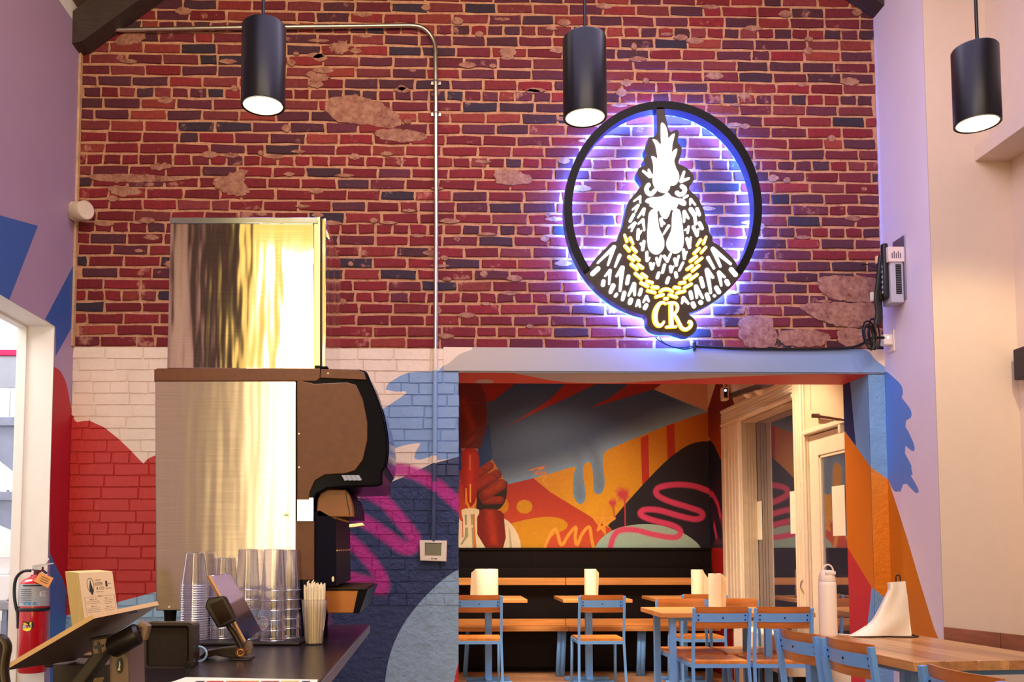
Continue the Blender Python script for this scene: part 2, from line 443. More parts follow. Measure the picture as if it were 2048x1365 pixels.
def brick_into(bm, cl, x0, x1, z0, z1, yf, dep, col):
    o, inn, tl = brick_shape(x0, x1, z0, z1, yf, dep)
    y1 = yf+tl
    F = [bm.verts.new((a, y1+(a-(x0+x1)/2)*tl*2, b)) for a, b in inn]; M_ = [bm.verts.new((a, y1+.003, b)) for a, b in o]; B = [bm.verts.new((a, yf+dep, b)) for a, b in o]
    fs = [bm.faces.new(F)]
    for A, C_ in ((F, M_), (M_, B)):
        for i in range(8): fs.append(bm.faces.new((A[i], C_[i], C_[(i+1) % 8], A[(i+1) % 8])))
    for f in fs:
        f.smooth = False
        for lp in f.loops: lp[cl] = (*col, 1)
CH = .0692
cells = []
for row in range(33):
    z0 = ZRAW+row*CH; hdr = row % 6 == 4; bl = .1055 if hdr else .212
    x = XL-r.uniform(.0, .2) if not hdr else XL-r.uniform(0, .1)
    while x < XR:
        L = bl*r.uniform(.93, 1.06)
        if not hdr and r.random() < .05: L *= .55
        a, b = max(x, XL+.004), min(x+L-.0155, XR-.002)
        if b-a > .03: cells.append((a, b, z0+.006, z0+CH-.011))
        x += L
def keyf(c):
    x = (c[0]+c[1])/2; z = (c[2]+c[3])/2
    return (0 if z < 4.4 else 1, abs(z-3.0)+abs(x-.1)*.12)      # the ones that show largest and least hidden
cells.sort(key=keyf)
for i, (a, b, z0, z1) in enumerate(cells[:300]):
    bm = bmesh.new(); cl = bm.loops.layers.float_color.new('Col')
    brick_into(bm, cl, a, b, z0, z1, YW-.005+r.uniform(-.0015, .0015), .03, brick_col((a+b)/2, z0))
    bm_obj(bm, 'brick', MATS['brick'], wall_back)
bm = bmesh.new(); cl = bm.loops.layers.float_color.new('Col')
for (a, b, z0, z1) in cells[300:]:
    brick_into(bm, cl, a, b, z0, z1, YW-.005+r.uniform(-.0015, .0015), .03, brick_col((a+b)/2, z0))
tag(bm_obj(bm, 'brick_courses', MATS['brick'], wall_back), kind='stuff')
# smears of old plaster and mortar left on the bricks
def ragged(pts, amp=3.2, n=9):
    poly = cr(pts, n, True); out = []; ph = [r.uniform(0, 6.28) for _ in range(4)]
    for i, (x, y) in enumerate(poly):
        a = 2*math.pi*i/len(poly); k = amp*(.5*math.sin(9*a+ph[0])+.4*math.sin(17*a+ph[1])+.35*math.sin(29*a+ph[2]))+r.uniform(-.7, .7)*amp*.5
        cx = sum(p[0] for p in pts)/len(pts); cy = sum(p[1] for p in pts)/len(pts); d = math.hypot(x-cx, y-cy) or 1
        out.append((x+(x-cx)/d*k, y+(y-cy)/d*k*.8))
    return out
def smear(pts, amp=3.2):
    b = MB(); b.prism([P(x, y, Y=YW-.0088) for x, y in ragged(pts, amp)], (0, .012, 0)); b.build('plaster_smear', MATS['smear'], wall_back)
for g in ([(455, 350), (480, 340), (495, 342), (488, 360), (498, 385), (470, 392), (440, 380), (425, 362)], [(182, 350), (260, 348), (330, 352), (380, 358), (300, 364), (200, 362)],
          [(650, 205), (700, 190), (760, 205), (800, 235), (790, 255), (720, 248), (670, 240)], [(988, 345), (1010, 338), (1060, 352), (1058, 366), (1000, 368)],
          [(215, 375), (250, 372), (285, 385), (240, 392)], [(664, 88), (690, 82), (698, 98), (680, 108), (660, 100)], [(1000, 100), (1030, 95), (1025, 118), (1005, 112)],
          [(1640, 556), (1700, 552), (1756, 560), (1756, 600), (1700, 604), (1650, 590)], [(1600, 612), (1660, 606), (1752, 610), (1757, 650), (1700, 656), (1640, 640)], [(1680, 660), (1757, 656), (1757, 694), (1690, 694)], [(1560, 664), (1620, 660), (1660, 672), (1640, 692), (1570, 690)], [(750, 262), (800, 258), (850, 268), (840, 282), (770, 280)], [(620, 150), (650, 148), (655, 160), (625, 163)], [(300, 330), (330, 326), (345, 334), (310, 340)], [(230, 80), (262, 60), (290, 66), (280, 84), (240, 90)], [(1480, 640), (1540, 636), (1550, 690), (1490, 690)]):
    smear(g)

b = MB()
for _ in range(150):
    x0, y0 = r.uniform(170, 1745), r.uniform(8, 688); w_ = r.uniform(5, 22); h_ = r.uniform(3, 8)
    b.prism([P(x, y, Y=YW-.0075) for x, y in ragged([(x0-w_, y0), (x0-w_*.3, y0-h_), (x0+w_*.6, y0-h_*.7), (x0+w_, y0+h_*.2), (x0+w_*.2, y0+h_), (x0-w_*.6, y0+h_*.6)], 1.4, 3)], (0, .009, 0))
tag(b.build('mortar_dabs', MATS['smear'], wall_back), kind='stuff')

# ---- painted brick wall under it, left of the opening
c5 = conv(Y=YW)
z7 = Z(640, 860, 2.703); z4 = Z(560, 720, 2.845)
A5 = Art(CRM)
A5.area(c5([(60, 800), (147, 832), (149, 840), (154, 845), (166, 843), (179, 842), (208, 855), (237, 878), (260, 900), (278, 919), (287, 928), (296, 918), (310, 912), (420, 905), (430, 1150), (307, 1186), (236, 1205), (180, 1220), (60, 1250)]), (196, 46, 44))
A5.area(c5([(60, 1250), (180, 1220), (236, 1205), (307, 1186), (430, 1150), (640, 1150), (640, 1700), (60, 1700)]), (158, 200, 236))
blue = (128, 164, 214)
A5.area(c5(cr([(771, 780), (776, 769), (785, 762), (806, 750), (827, 745), (862, 744), (876, 743)], 3)+[(890, 728), (905, 715), (925, 700), (960, 700), (960, 930), (917, 916), (871, 922), (866, 912)]
             + cr([(866, 912), (841, 920), (829, 917), (831, 906), (839, 892), (838, 887), (806, 892), (776, 903), (700, 925)], 3)+[(690, 850), (760, 822), (778, 811), (799, 797), (813, 787), (812, 783), (792, 784)]), blue)
A5.area(c5([(640, 1010), (700, 1005), (722, 994), (767, 971), (806, 955), (862, 929), (917, 914), (960, 900), (960, 1800), (560, 1800), (560, 1020)]), (44, 62, 108))
A5.area(c5(cr([(960, 1118), (920, 1138), (891, 1156), (862, 1182), (832, 1215), (803, 1256), (782, 1304), (771, 1356), (768, 1420)], 4)+[(768, 1800), (960, 1800)]), (150, 184, 214))
A5.area(c5([(925, 1300), (920, 1315), (912, 1345), (905, 1380), (900, 1420), (930, 1420)]), (200, 44, 40))
for pl in ([(740, 938), (769, 938), (818, 943), (862, 964), (891, 986), (930, 1022)],
           [(690, 972), (718, 980), (762, 999), (795, 1034), (822, 1067), (830, 1084), (820, 1098), (800, 1092), (766, 1067), (732, 1045), (690, 1020)],
           [(650, 1052), (677, 1066), (714, 1095), (744, 1128), (764, 1160), (763, 1180), (732, 1166), (695, 1156), (650, 1148)]):
    w2 = c5(cr(pl, 5)); A5.spray(w2, .058, (196, 44, 150), .022)
def wbox(x0, x1, z0, z1): return [(x0, z0), (x1, z0), (x1, z1), (x0, z1)]
bm = sheet('m', wbox(XL-.02, XO, 0, ZRAW), A5, lambda u, v: Vector((u, YW+.003, v)), grid=.12)
s_ = mbf(bm); s_.box(XL-.2, XO, YW+.006, YW+.33, 0, ZRAW, m=1)
wall_low = s_.build('wall_back_lower', [PAINTR, mat('painted_reveal_grey_blue', (158, 178, 212), .5)], fix=False); tag(wall_low, kind='structure')
n_b = 0
for row in range(34):
    z1_ = ZRAW-row*CH; z0 = z1_-CH
    if z0 < .0: break
    hdr = row % 6 == 3; bl = .1055 if hdr else .212; x = XL-r.uniform(0, .2)
    while x < XO-.01:
        L = bl*r.uniform(.93, 1.06); a, b = max(x, XL+.002), min(x+L-.010, XO-.002); x += L
        if b-a < .03: continue
        rough = z0 < 1.62 and a > -.75
        if z0 < .42 and a < -.5: continue
        if n_b >= 299: break
        jt = [r.uniform(-.003, .003) for _ in range(8)]
        ol = [(a+jt[0], z0+.003+jt[1]), (b+jt[2], z0+.003+jt[3]), (b+jt[4], z1_-.006+jt[5]), (a+jt[6], z1_-.006+jt[7])]
        pr_ = (.0035 if rough else .006)+r.uniform(-.001, .0015); cx, cz = (a+b)/2, (z0+z1_)/2
        bm = sheet('b', ol, A5, lambda u, v, p=pr_: Vector((u, YW-p+.003, v)), skirt=lambda co, uv, cx=cx, cz=cz: Vector((co.x+(.004 if co.x > cx else -.004), YW+.006, co.z+(.003 if co.z > cz else -.003))))
        bm_obj(bm, 'brick', PAINTR if rough else PAINTB, wall_low, normal=Vector((0, -1, 0))); n_b += 1

# ---- head of the opening (drywall beam) and right jamb
AH = Art(CRM)
AH.area(c5(cr([(865, 748), (880, 736), (897, 728), (919, 710), (944, 701)], 4)+[(944, 690), (1722, 690)]+cr([(1722, 699), (1735, 704), (1745, 716), (1758, 728), (1790, 750)], 4)+[(1790, 780), (865, 780)]),
        lambda p: np.array([np.array(lin((190, 182, 178)))*(1-t)+np.array(lin((120, 160, 222)))*t for t in np.clip((p[:, 0]-1.3)/1.4, 0, 1)]))
bm = sheet('h', wbox(XO-.09, XR+.0, ZH+.012, ZRAW+.006), AH, lambda u, v: Vector((u, YW-.012, v)), grid=.15, skirt=lambda co, uv: Vector((co.x, YW+.01, co.z)))
c2 = conv(Z=ZH)
AS = Art((196, 34, 40))
AS.area(c2([(1000, 746), (1030, 747)]+cr([(1030, 748), (1060, 753), (1100, 761), (1150, 766), (1230, 766.5), (1300, 763), (1400, 757.5), (1500, 752.5), (1600, 749.5)], 3)+[(1640, 747), (1640, 742), (1000, 742)]), (170, 172, 186))
AS.area(c2(ellipse(969, 764, 18, 4.5)), (158, 150, 160))
b2 = sheet('s', wbox(XO, XJ, YW-.01, YW+.33), AS, lambda u, v: Vector((u, v, ZH)), grid=.2)
s_ = mbf(bm); nb = len(s_.bm.faces)
cl0 = s_.bm.loops.layers.float_color['Col']; cl1 = b2.loops.layers.float_color['Col']
mp = {v: s_.bm.verts.new(v.co) for v in b2.verts}
for f in b2.faces:
    g = s_.bm.faces.new([mp[v] for v in f.verts][::-1])
    for lp, src in zip(g.loops, [l for l in f.loops][::-1]): lp[cl0] = src[cl1]
b2.free()
s_.box(XO+.001, XR, YW+.0, YW+.33, ZH+.004, ZRAW, m=1)
head = s_.build('trim_1', [PAINT, mat('grey_blue_paint', (168, 176, 196), .5)], fix=False); tag(head, kind='structure')

cj = conv(X=XJ)
AJ = Art((112, 158, 220))
AJ.area(cj([(1676, 760), (1700, 762), (1706, 830), (1712, 893), (1686, 858), (1676, 850)]), (10, 34, 104))
AJ.area(cj([(1676, 846), (1686, 859), (1712, 894), (1743, 937), (1760, 960), (1760, 1195), (1743, 1175), (1691, 1089), (1676, 1064)]), (214, 116, 14))
AJ.area(cj([(1676, 1064), (1691, 1089), (1743, 1175), (1741, 1200), (1736, 1240), (1732, 1300), (1728, 1500), (1676, 1500)]), (196, 40, 58))
bm = sheet('j', [(YW, 0), (YW+.33, 0), (YW+.33, ZH), (YW, ZH)], AJ, lambda u, v: Vector((XJ, u, v)), grid=.15)
AF = Art((112, 158, 214))
AF.area(c5([(1735, 925), (1743, 937), (1776, 960), (1790, 972), (1790, 1210), (1772, 1199), (1743, 1175), (1735, 1168)]), (214, 122, 18))
b3 = sheet('f', wbox(XJ, XR, 0, ZH), AF, lambda u, v: Vector((u, YW-.004, v)), grid=.1)
s_ = mbf(bm); cl0 = s_.bm.loops.layers.float_color['Col']; cl1 = b3.loops.layers.float_color['Col']
mp = {v: s_.bm.verts.new(v.co) for v in b3.verts}
for f in b3.faces:
    g = s_.bm.faces.new([mp[v] for v in f.verts]); g.material_index = 1
    for lp, src in zip(g.loops, f.loops): lp[cl0] = src[cl1]
b3.free(); s_.box(XJ+.002, XR, YW-.002, YW+.33, 0, ZH, m=2)
jamb = s_.build('trim_2', [PAINT, vmat('rough_painted_jamb', .45, .08, 8, .8, 30, .012), mat('jamb_core', (120, 150, 200), .5)], fix=False); tag(jamb, kind='structure')

# ---- pier on the right (side face painted, front face plain)
YP = P(1868, 700, X=XR).y; XP2 = P(2035, 700, Y=YP).x
cr_ = conv(X=XR)
AP = Art((226, 214, 234))
AP.area(cr_([(1760, 738), (1775, 745)]+cr([(1775, 745), (1789, 757), (1803, 772), (1806, 787), (1804, 796), (1814, 809), (1822, 822), (1822, 835), (1812, 842)], 4)+[(1811, 854), (1818, 866), (1826, 884)]
              + cr([(1826, 884), (1829.5, 896), (1828, 902), (1823, 902), (1811, 892)], 3)+[(1810, 908), (1816, 918), (1823, 932), (1822.6, 937), (1825.6, 950), (1821.5, 952)]
              + cr([(1821.5, 952), (1830, 966), (1836.5, 979), (1837, 985), (1833, 986.5), (1828, 984), (1813, 968)], 3)+[(1806, 970), (1801, 985), (1797, 983), (1793, 985), (1788, 983), (1783, 975), (1777, 961), (1768, 950)]), (96, 140, 222))
AP.area(cr_([(1760, 945), (1777, 961), (1815, 1080), (1841, 1169), (1868, 1257), (1882, 1290), (1830, 1300), (1760, 1190)]), (206, 118, 18))
AP.area(cr_([(1760, 1180), (1830, 1300), (1790, 1318), (1785, 1330), (1781, 1365), (1775, 1500), (1750, 1500)]), (120, 170, 226))
bm = sheet('p', [(YP, 0), (YW+.0, 0), (YW+.0, 4.7), (YP, 4.7)], AP, lambda u, v: Vector((XR, u, v)), grid=.3)
s_ = mbf(bm); s_.box(XR+.002, XP2, YP, YW+.33, 0, 6.0, m=1)
pier = s_.build('wall_right', [PAINT, CREAM], fix=False); tag(pier, kind='structure')
# window wall further right, with beam and sill trim above the windows
XW = XP2
mb = MB(); mb.box(XW, XW+.15, -3.5, YP+.01, 0, .75); mb.box(XW, XW+.15, -3.5, YP+.01, 3.33, 4.6); mb.box(XW, XW+.15, 4.55, YP+.01, .75, 3.33)
tag(mb.build('wall_right_window_side', CREAM), kind='structure')
zb = P(1950, 323, Y=YP).z; xb = P(1950, 323, Y=YP).x; xu = P(1976, 200, Y=YP).x
mb = MB(); mb.box(xb, XW, -3.5, YP, zb, zb+.085, bev=.003); mb.box(xu, XW, -3.5, YP, zb+.085, 6.0)
tag(mb.build('trim_3', CREAM), kind='structure')
mb = MB(); mb.box(XW+.05, XW+.06, -3.5, 4.55, .75, 3.33); g_ = mb.build('window_2', clear('window_glass', (.9, .95, 1), .12, .02)); tag(g_, kind='structure')
mb = MB()
for y in (-2.2, -.9, .4, 1.7, 3.0, 4.3): mb.box(XW+.02, XW+.09, y, y+.06, .75, 3.33)
mb.build('window_frame', TRIMW, g_)

# ---- left wall with the doorway to the kitchen
Yo = P(110, 653, X=XL).y; zo = P(110, 653, X=XL).z; Yn = 3.75; XK = P(33, 900, Y=Yo).x
cl_ = conv(X=XL)
AL = Art((176, 150, 184))
AL.area(cl_([(-400, 300), (0, 431), (76, 452), (19, 599), (0, 640), (-400, 640)]), (60, 104, 184))
AL.area(cl_([(151, 523), (90, 639), (111, 655), (111, 714), (152, 640)]), (50, 96, 176))
AL.area(cl_([(100, 728)]+cr([(111, 736), (119, 741), (126, 752), (131, 763), (135, 778), (141, 810), (147, 842), (153, 862)], 3)+[(156, 1250), (147, 1222), (125, 1158), (111, 1131), (100, 1105)]), (188, 22, 44))
AL.area(cl_([(100, 1105), (111, 1131), (125, 1158), (147, 1222), (156, 1250), (158, 1900), (100, 1900)]), (66, 120, 190))
bm = sheet('l', [(-3.5, 0), (Yn, 0), (Yn, zo), (Yo, zo), (Yo, 0), (YW, 0), (YW, 4.3), (-3.5, 4.3)], AL, lambda u, v: Vector((XL, u, v)), grid=.5)
s_ = mbf(bm)
t_ = XL-.003
s_.box(XK, t_, Yo, YW+.33, 0, 4.5, m=1); s_.box(XK, t_, -3.5, Yn, 0, 4.5, m=1); s_.box(XK, t_, Yn, Yo, zo, 4.5, m=1)
wl = s_.build('wall_left', [PAINT, WHITE], fix=False); tag(wl, kind='structure')
mb = MB(); xs = P(48, 900, Y=Yo).x
mb.box(XK-.012, xs, Yo-.012, Yo+.10, 0, zo+.0, bev=.002); mb.box(XK-.012, xs, Yn, Yo-.013, zo-.012, zo+.03, bev=.002)
tag(mb.build('trim_4', WHITE), kind='structure')
mb = MB(); mb.box(XL-.001, XL+.012, YW-.035, YW-.003, ZRAW, 4.2); mb.build('corner_bead', mat('raw_plaster_edge', (214, 176, 140), .9, var=.25, bump=.8, bdist=.01), wl)

# ---- kitchen seen through it
mb = MB(); mb.box(-4.6, XK, 6.5, 6.6, 0, 3.4); mb.box(-4.7, -4.6, 2.5, 6.6, 0, 3.4); mb.box(-4.6, XK, 2.4, 2.5, 0, 3.4)
tag(mb.build('wall_kitchen', WHITE), kind='structure')
mb = MB(); mb.box(-4.6, XK, 2.5, 6.6, 3.4, 3.5); tag(mb.build('ceiling_kitchen', WHITE), kind='structure')

# ---- floor and ceilings
FLR = wood('floor_oak', (214, 164, 124), 0, .4, .7)
mb = MB(); mb.box(-4.7, 6.0, -3.6, 10.0, -.12, -.012); floor = mb.build('floor', mat('floor_screed', (96, 78, 66), .7)); tag(floor, kind='structure')
n_p = 0; y = YW-1.2
while y < YA and n_p < 290:
    x = -1.5-r.uniform(0, .8)
    while x < XR:
        L = r.uniform(.9, 1.5)
        if x+L > -.3:
            mb = MB(); mb.box(max(x, -.4)+.0015, min(x+L, XR)-.0015, y+.0015, y+.1485, -.012, 0, bev=.0012, seg=1)
            mb.build('plank', FLR, floor); n_p += 1
        x += L
    y += .15
ridge = .275
mb = MB()
mb.prism([(XL-.2, -3.6, 4.42-.14), (ridge, -3.6, 6.1), (ridge, -3.6, 6.2), (XL-.2, -3.6, 4.52-.14)], (0, 9.3, 0))
mb.prism([(ridge, -3.6, 6.1), (3.3, -3.6, 4.1), (3.3, -3.6, 4.2), (ridge, -3.6, 6.2)], (0, 9.3, 0))
ceil = mb.build('ceiling', mat('brown_boarded_ceiling', (120, 96, 84), .7, var=.2, bump=.2)); tag(ceil, kind='structure')
bz = [P(149, 87, Y=5.16), P(164, 82, Y=5.16), P(191, 58, Y=5.16), P(239, 26, Y=5.16), P(280, -2, Y=5.16)]
rb = (bz[4]-bz[1]); pts = [Vector((XL, 5.16, bz[0].z)), bz[1], bz[1]+rb*4.2, bz[1]+rb*4.2+Vector((0, 0, .28)), Vector((XL, 5.16, P(149, 22, Y=5.16).z))]
mb = MB(); mb.prism(pts, (0, .13, 0)); mb.build('beam', DARKB, ceil)
zr = P(1756, 10, Y=5.16).z
mb = MB(); mb.prism([(XR, 5.16, zr), (XR, 5.16, zr+.25), (XR-2.0, 5.16, zr+1.55), (XR-2.0, 5.16, zr+1.3)], (0, .13, 0)); mb.build('beam', DARKB, ceil)
for yy in (3.2, 1.2, -.8):
    mb = MB(); mb.prism([(XL, yy, 4.3), (ridge, yy, 5.95), (ridge, yy, 6.12), (XL, yy, 4.48)], (0, .13, 0)); mb.build('beam', DARKB, ceil)
mb = MB(); mb.box(-4.7, 3.4, -3.6, -3.5, 0, 6.2); tag(mb.build('wall_front', mat('mauve_front_wall', (150, 128, 140), .7)), kind='structure')

# ================================================================== THE ALCOVE BEYOND THE OPENING
z5 = Z(900, 740, 3.593); c8 = conv(Y=YA)
def m5(pts, smooth=0): p = z5(pts); return c8(cr(p, smooth, True) if smooth else p)
def bluefield(p):
    # airbrushed grey-blue, dark blue at the top, paling towards its dripping lower edge
    d = dist(p, BLOW); t = np.clip(1-d/.24, 0, 1)[:, None]**1.8; d2 = np.clip(1-d/.03, 0, 1)[:, None]
    u = np.clip((p[:, 1]-2.55)/.28, 0, 1)[:, None]
    c = np.array(lin((58, 78, 122)))*(1-t)+np.array(lin((140, 168, 206)))*t
    c = c*(1-u)+np.array(lin((30, 66, 118)))*u
    return c*(1-d2*.8)+np.array(lin((110, 170, 228)))*d2*.8
low = [(1860, 300), (1700, 350), (1560, 400), (1330, 490), (1180, 555), (1125, 582), (1102, 615), (1098, 690), (1112, 800), (1100, 870), (1062, 897), (1032, 860), (1025, 720), (1000, 660), (962, 690), (958, 760), (975, 900), (958, 955), (930, 965), (897, 930), (885, 860), (888, 760), (896, 697), (760, 735), (600, 780), (410, 825)]
BLOW = c8(z5(cr(low, 3)))
def orange(p):
    t = np.clip(dist(p, c8(z5([(1150, 900), (1010, 1000)])))/1.3, 0, 1)[:, None]
    return np.array(lin((250, 184, 40)))*(1-t)+np.array(lin((178, 78, 12)))*t
def redfield(p):
    t = np.clip((p[:, 1]-1.25)/.75, 0, 1)[:, None]; return np.array(lin((222, 86, 52)))*(1-t)+np.array(lin((176, 16, 32)))*t
def flesh(a, b, ax):
    q = c8(z5(ax))
    def f(p):
        t = np.clip(dist(p, q)/.075, 0, 1)[:, None]; return np.array(lin(a))*(1-t)+np.array(lin(b))*t
    return f
AM = Art((232, 150, 22))
AM.area(m5([(-2000, 60), (1880, 60), (1880, 1300), (-2000, 1300)]), orange)
AM.area(c8(z5([(-1500, 60), (1560, 60), (1465, 142), (1860, 300)]+cr(low, 3)[1:]+[(300, 640), (285, 430), (60, 600), (-1500, 900)])), bluefield)
AM.area(m5([(870, 60), (1110, 60), (1040, 108), (700, 270), (380, 418), (520, 340), (720, 210)]), (150, 14, 26))
AM.area(m5([(1340, 60), (1600, 60), (1540, 110), (1460, 142), (1200, 220), (1000, 278), (1150, 200)]), (140, 14, 24))
AM.area(m5([(1580, 60), (1890, 60), (1890, 285), (1858, 303), (1465, 142)]), (206, 150, 130))
AM.area(m5([(-2000, 60), (520, 60), (310, 225), (60, 260), (-2000, 700)]), (140, 16, 24))
AM.area(m5([(1370, 492), (1425, 467), (1432, 780), (1382, 832)]), (204, 52, 40))
AM.area(m5([(1555, 405), (1612, 385), (1618, 610), (1565, 650)]), (190, 44, 30))
AM.area(m5([(-2000, 720), (200, 700), (410, 825), (600, 780), (720, 880), (1000, 1050), (1130, 1130), (1190, 1160), (1060, 1300), (-2000, 1300)]), redfield)
AM.area(m5([(235, 400), (285, 400), (295, 520), (306, 610), (298, 650), (190, 722), (60, 722), (-300, 722), (-300, 500), (60, 560)]), (8, 54, 124))
AM.area(c8(z5(ellipse(535, 985, 58, 50))), (226, 158, 26)); AM.area(c8(z5(ellipse(380, 975, 42, 58))), (216, 140, 24))
AM.area(c8(z5(cr([(420, 1110), (560, 1075), (700, 1057), (800, 1072), (845, 1110), (825, 1150), (760, 1180), (700, 1230)], 4))+z5([(670, 1300), (420, 1300)])), (228, 160, 24))
AM.area(c8(z5(cr([(1135, 1122), (1240, 990), (1420, 790), (1560, 650), (1680, 560), (1760, 525), (1830, 515), (1885, 522)], 4))+z5([(1885, 1300), (1040, 1300), (1180, 1165)])), (28, 26, 50))
AM.area(c8(z5([(1035, 1300)]+cr([(1040, 1280), (1090, 1210), (1180, 1150), (1300, 1118), (1420, 1110), (1540, 1125), (1680, 1178), (1770, 1240), (1805, 1285)], 4)+[(1810, 1300)])), (172, 206, 200))
def stroke(pts, w, col, soft=.012, n=5): AM.spray(c8(cr(z5(pts), n)), w, col, soft)
stroke([(1900, 890), (1760, 838), (1620, 826), (1500, 848), (1485, 895), (1560, 940), (1700, 985), (1800, 1020), (1812, 1058), (1760, 1075), (1650, 1052), (1500, 1010), (1395, 1008), (1370, 1042), (1450, 1080), (1600, 1120), (1655, 1160), (1640, 1198), (1580, 1205), (1450, 1182), (1330, 1152), (1225, 1155), (1175, 1200), (1150, 1290)], .048, (236, 70, 130), .012)
stroke([(1240, 885), (1242, 900)], .10, (222, 60, 96), .02, 2); stroke([(1168, 950), (1168, 960)], .062, (222, 60, 96), .015, 2)
stroke([(1256, 930), (1258, 1030), (1259, 1125)], .012, (206, 60, 80), .003, 2); stroke([(1170, 980), (1184, 1060)], .012, (214, 90, 50), .004, 2)
AMZ = (255, 178, 70)
stroke([(1030, 1062), (1105, 1066), (1185, 1068)], .02, AMZ, .003, 2); stroke([(1185, 1068), (1060, 1155)], .02, AMZ, .003, 2); stroke([(1060, 1155), (1105, 1030)], .02, AMZ, .003, 2); stroke([(1105, 1030), (1112, 1170)], .02, AMZ, .003, 2); stroke([(1112, 1170), (1030, 1062)], .02, AMZ, .003, 2)
stroke([(672, 1300), (700, 1230), (745, 1150), (770, 1165), (800, 1262), (850, 1190), (905, 1130), (900, 1200), (912, 1262), (950, 1180), (1000, 1128), (1015, 1200), (1035, 1300)], .03, AMZ, .004, 4)
stroke([(580, 722), (640, 706), (676, 700), (625, 735), (612, 752), (660, 742), (690, 738), (655, 768)], .014, (226, 130, 30), .003, 3); stroke([(655, 768), (700, 768), (668, 798), (700, 832)], .012, (236, 170, 60), .003, 3)
# painted gloved hand with test tube and flask
h4 = Z(900, 860, 5.461); h = lambda pts, s=0: c8(cr(h4(pts), s, True) if s else h4(pts))
def hand(poly, a, b, ax):
    q = c8(h4(ax)); AM.area(h(poly, 3), lambda p: (lambda t: np.array(lin(a))*(1-t)+np.array(lin(b))*t)(np.clip(dist(p, q)/.055, 0, 1)[:, None]))
hand([(-200, -500), (330, -500), (400, -50), (360, 90), (345, 170), (300, 215), (110, 215), (-200, 215)], (150, 34, 26), (96, 8, 22), [(150, -300), (250, 0), (220, 150)])
AM.area(h([(120, 205), (310, 205), (305, 238), (130, 238)]), (170, 110, 110))
AM.area(h([(290, 680), (600, 560), (622, 640), (610, 760), (560, 850), (500, 880), (400, 905), (310, 900)], 3), (30, 6, 16))
hand([(300, 890), (560, 890), (600, 1050), (600, 1300), (390, 1300), (300, 1140)], (196, 54, 24), (130, 14, 14), [(440, 900), (480, 1250)])
hand(capsule(380, 775, 550, 770, 85), (176, 50, 22), (104, 8, 14), [(400, 760), (540, 755)])
hand(capsule(370, 720, 560, 600, 120), (190, 58, 22), (120, 10, 14), [(400, 690), (560, 590)])
hand(capsule(270, 640, 510, 490, 110), (186, 44, 22), (112, 8, 14), [(300, 610), (500, 480)])
hand(capsule(260, 520, 430, 395, 95), (176, 40, 22), (112, 8, 14), [(300, 480), (420, 385)])
hand([(130, 238), (305, 238), (312, 560), (292, 640), (292, 800), (262, 872), (210, 882), (165, 800), (140, 560)], (214, 40, 26), (170, 14, 18), [(220, 260), (220, 700)])
AM.area(h(capsule(218, 280, 218, 440, 16)), (232, 130, 90)); AM.area(h(capsule(222, 600, 222, 790, 16)), (255, 190, 90))
AM.area(h([(165, 640), (185, 640), (190, 780), (225, 850), (270, 800), (290, 740), (288, 820), (262, 872), (210, 882), (165, 800)]), (240, 150, 40))
hand([(-300, 440), (95, 440), (140, 560), (100, 600), (-300, 620)], (196, 60, 30), (150, 16, 24), [(0, 540), (90, 560)])
AM.area(h([(590, 970), (640, 1000), (700, 1070), (740, 1140), (768, 1220), (775, 1300), (578, 1300), (610, 1180), (600, 1080)]), (246, 232, 206))
AM.area(h([(640, 1060), (660, 1120), (680, 1300), (650, 1300), (645, 1180)]), (206, 190, 160))
AM.area(h([(-200, 960), (100, 975), (135, 1010), (135, 1180), (100, 1240), (-200, 1240)]), (242, 226, 198))
AM.area(h([(125, 875), (170, 860), (270, 860), (320, 875), (318, 915), (296, 960), (296, 1140), (392, 1300), (-100, 1300), (100, 1200), (146, 1175), (142, 980), (126, 915)]), (250, 238, 206))
for q in ([(160, 930), (185, 930), (185, 1040), (165, 1040)], [(225, 925), (250, 925), (250, 1040), (232, 1040)], [(165, 1070), (195, 1070), (200, 1160), (130, 1260), (115, 1250), (160, 1170)], [(235, 1070), (252, 1070), (262, 1290), (246, 1290)]): AM.area(h(q), (176, 168, 140))
AM.area(h([(250, 925), (270, 925), (270, 1040), (290, 1300), (262, 1300), (252, 1070)]), (226, 130, 50))
ZM = P(1300, 1097, Y=YA).z
bm = sheet('mural', wbox(-1.5, XR+.03, ZM, ZA), AM, lambda u, v: Vector((u, YA, v)), grid=.05)
s_ = mbf(bm); s_.box(-1.5, XR+.2, YA+.004, YA+.15, 0, ZA, m=1)
wa = s_.build('wall_alcove_back', [MURAL, BLACKP], fix=False); tag(wa, kind='structure')
mb = MB(); mb.box(-1.5, XR, YA-.03, YA+.003, 0.0, ZM, bev=.0); pn = mb.build('wainscot_panel', mat('black_panelling', (22, 15, 18), .6, var=.3, scale=40, bump=.1, spec=.15), wa)
mb = MB(); mb.box(-1.5, XR, YA-.045, YA-.028, ZM-.02, ZM+.004, bev=.002); mb.build('wainscot_cap', BLACKP, wa)
for x in (P(1071, 1150, Y=YA).x, P(1420, 1150, Y=YA).x):
    mb = MB(); mb.box(x-.002, x+.002, YA-.033, YA-.029, 0, ZM-.02); mb.build('panel_joint', mat('joint_black', (8, 6, 8), .7), wa)
mb = MB(); mb.box(-1.6, -1.5, YW+.33, YA+.1, 0, ZA); tag(mb.build('wall_alcove_left', WHITE), kind='structure')
mb = MB(); mb.box(-1.6, XR+.2, YW+.33, YA+.15, ZA, ZA+.1); tag(mb.build('ceiling_alcove', mat('alcove_ceiling_paint', (214, 186, 170), .7)), kind='structure')

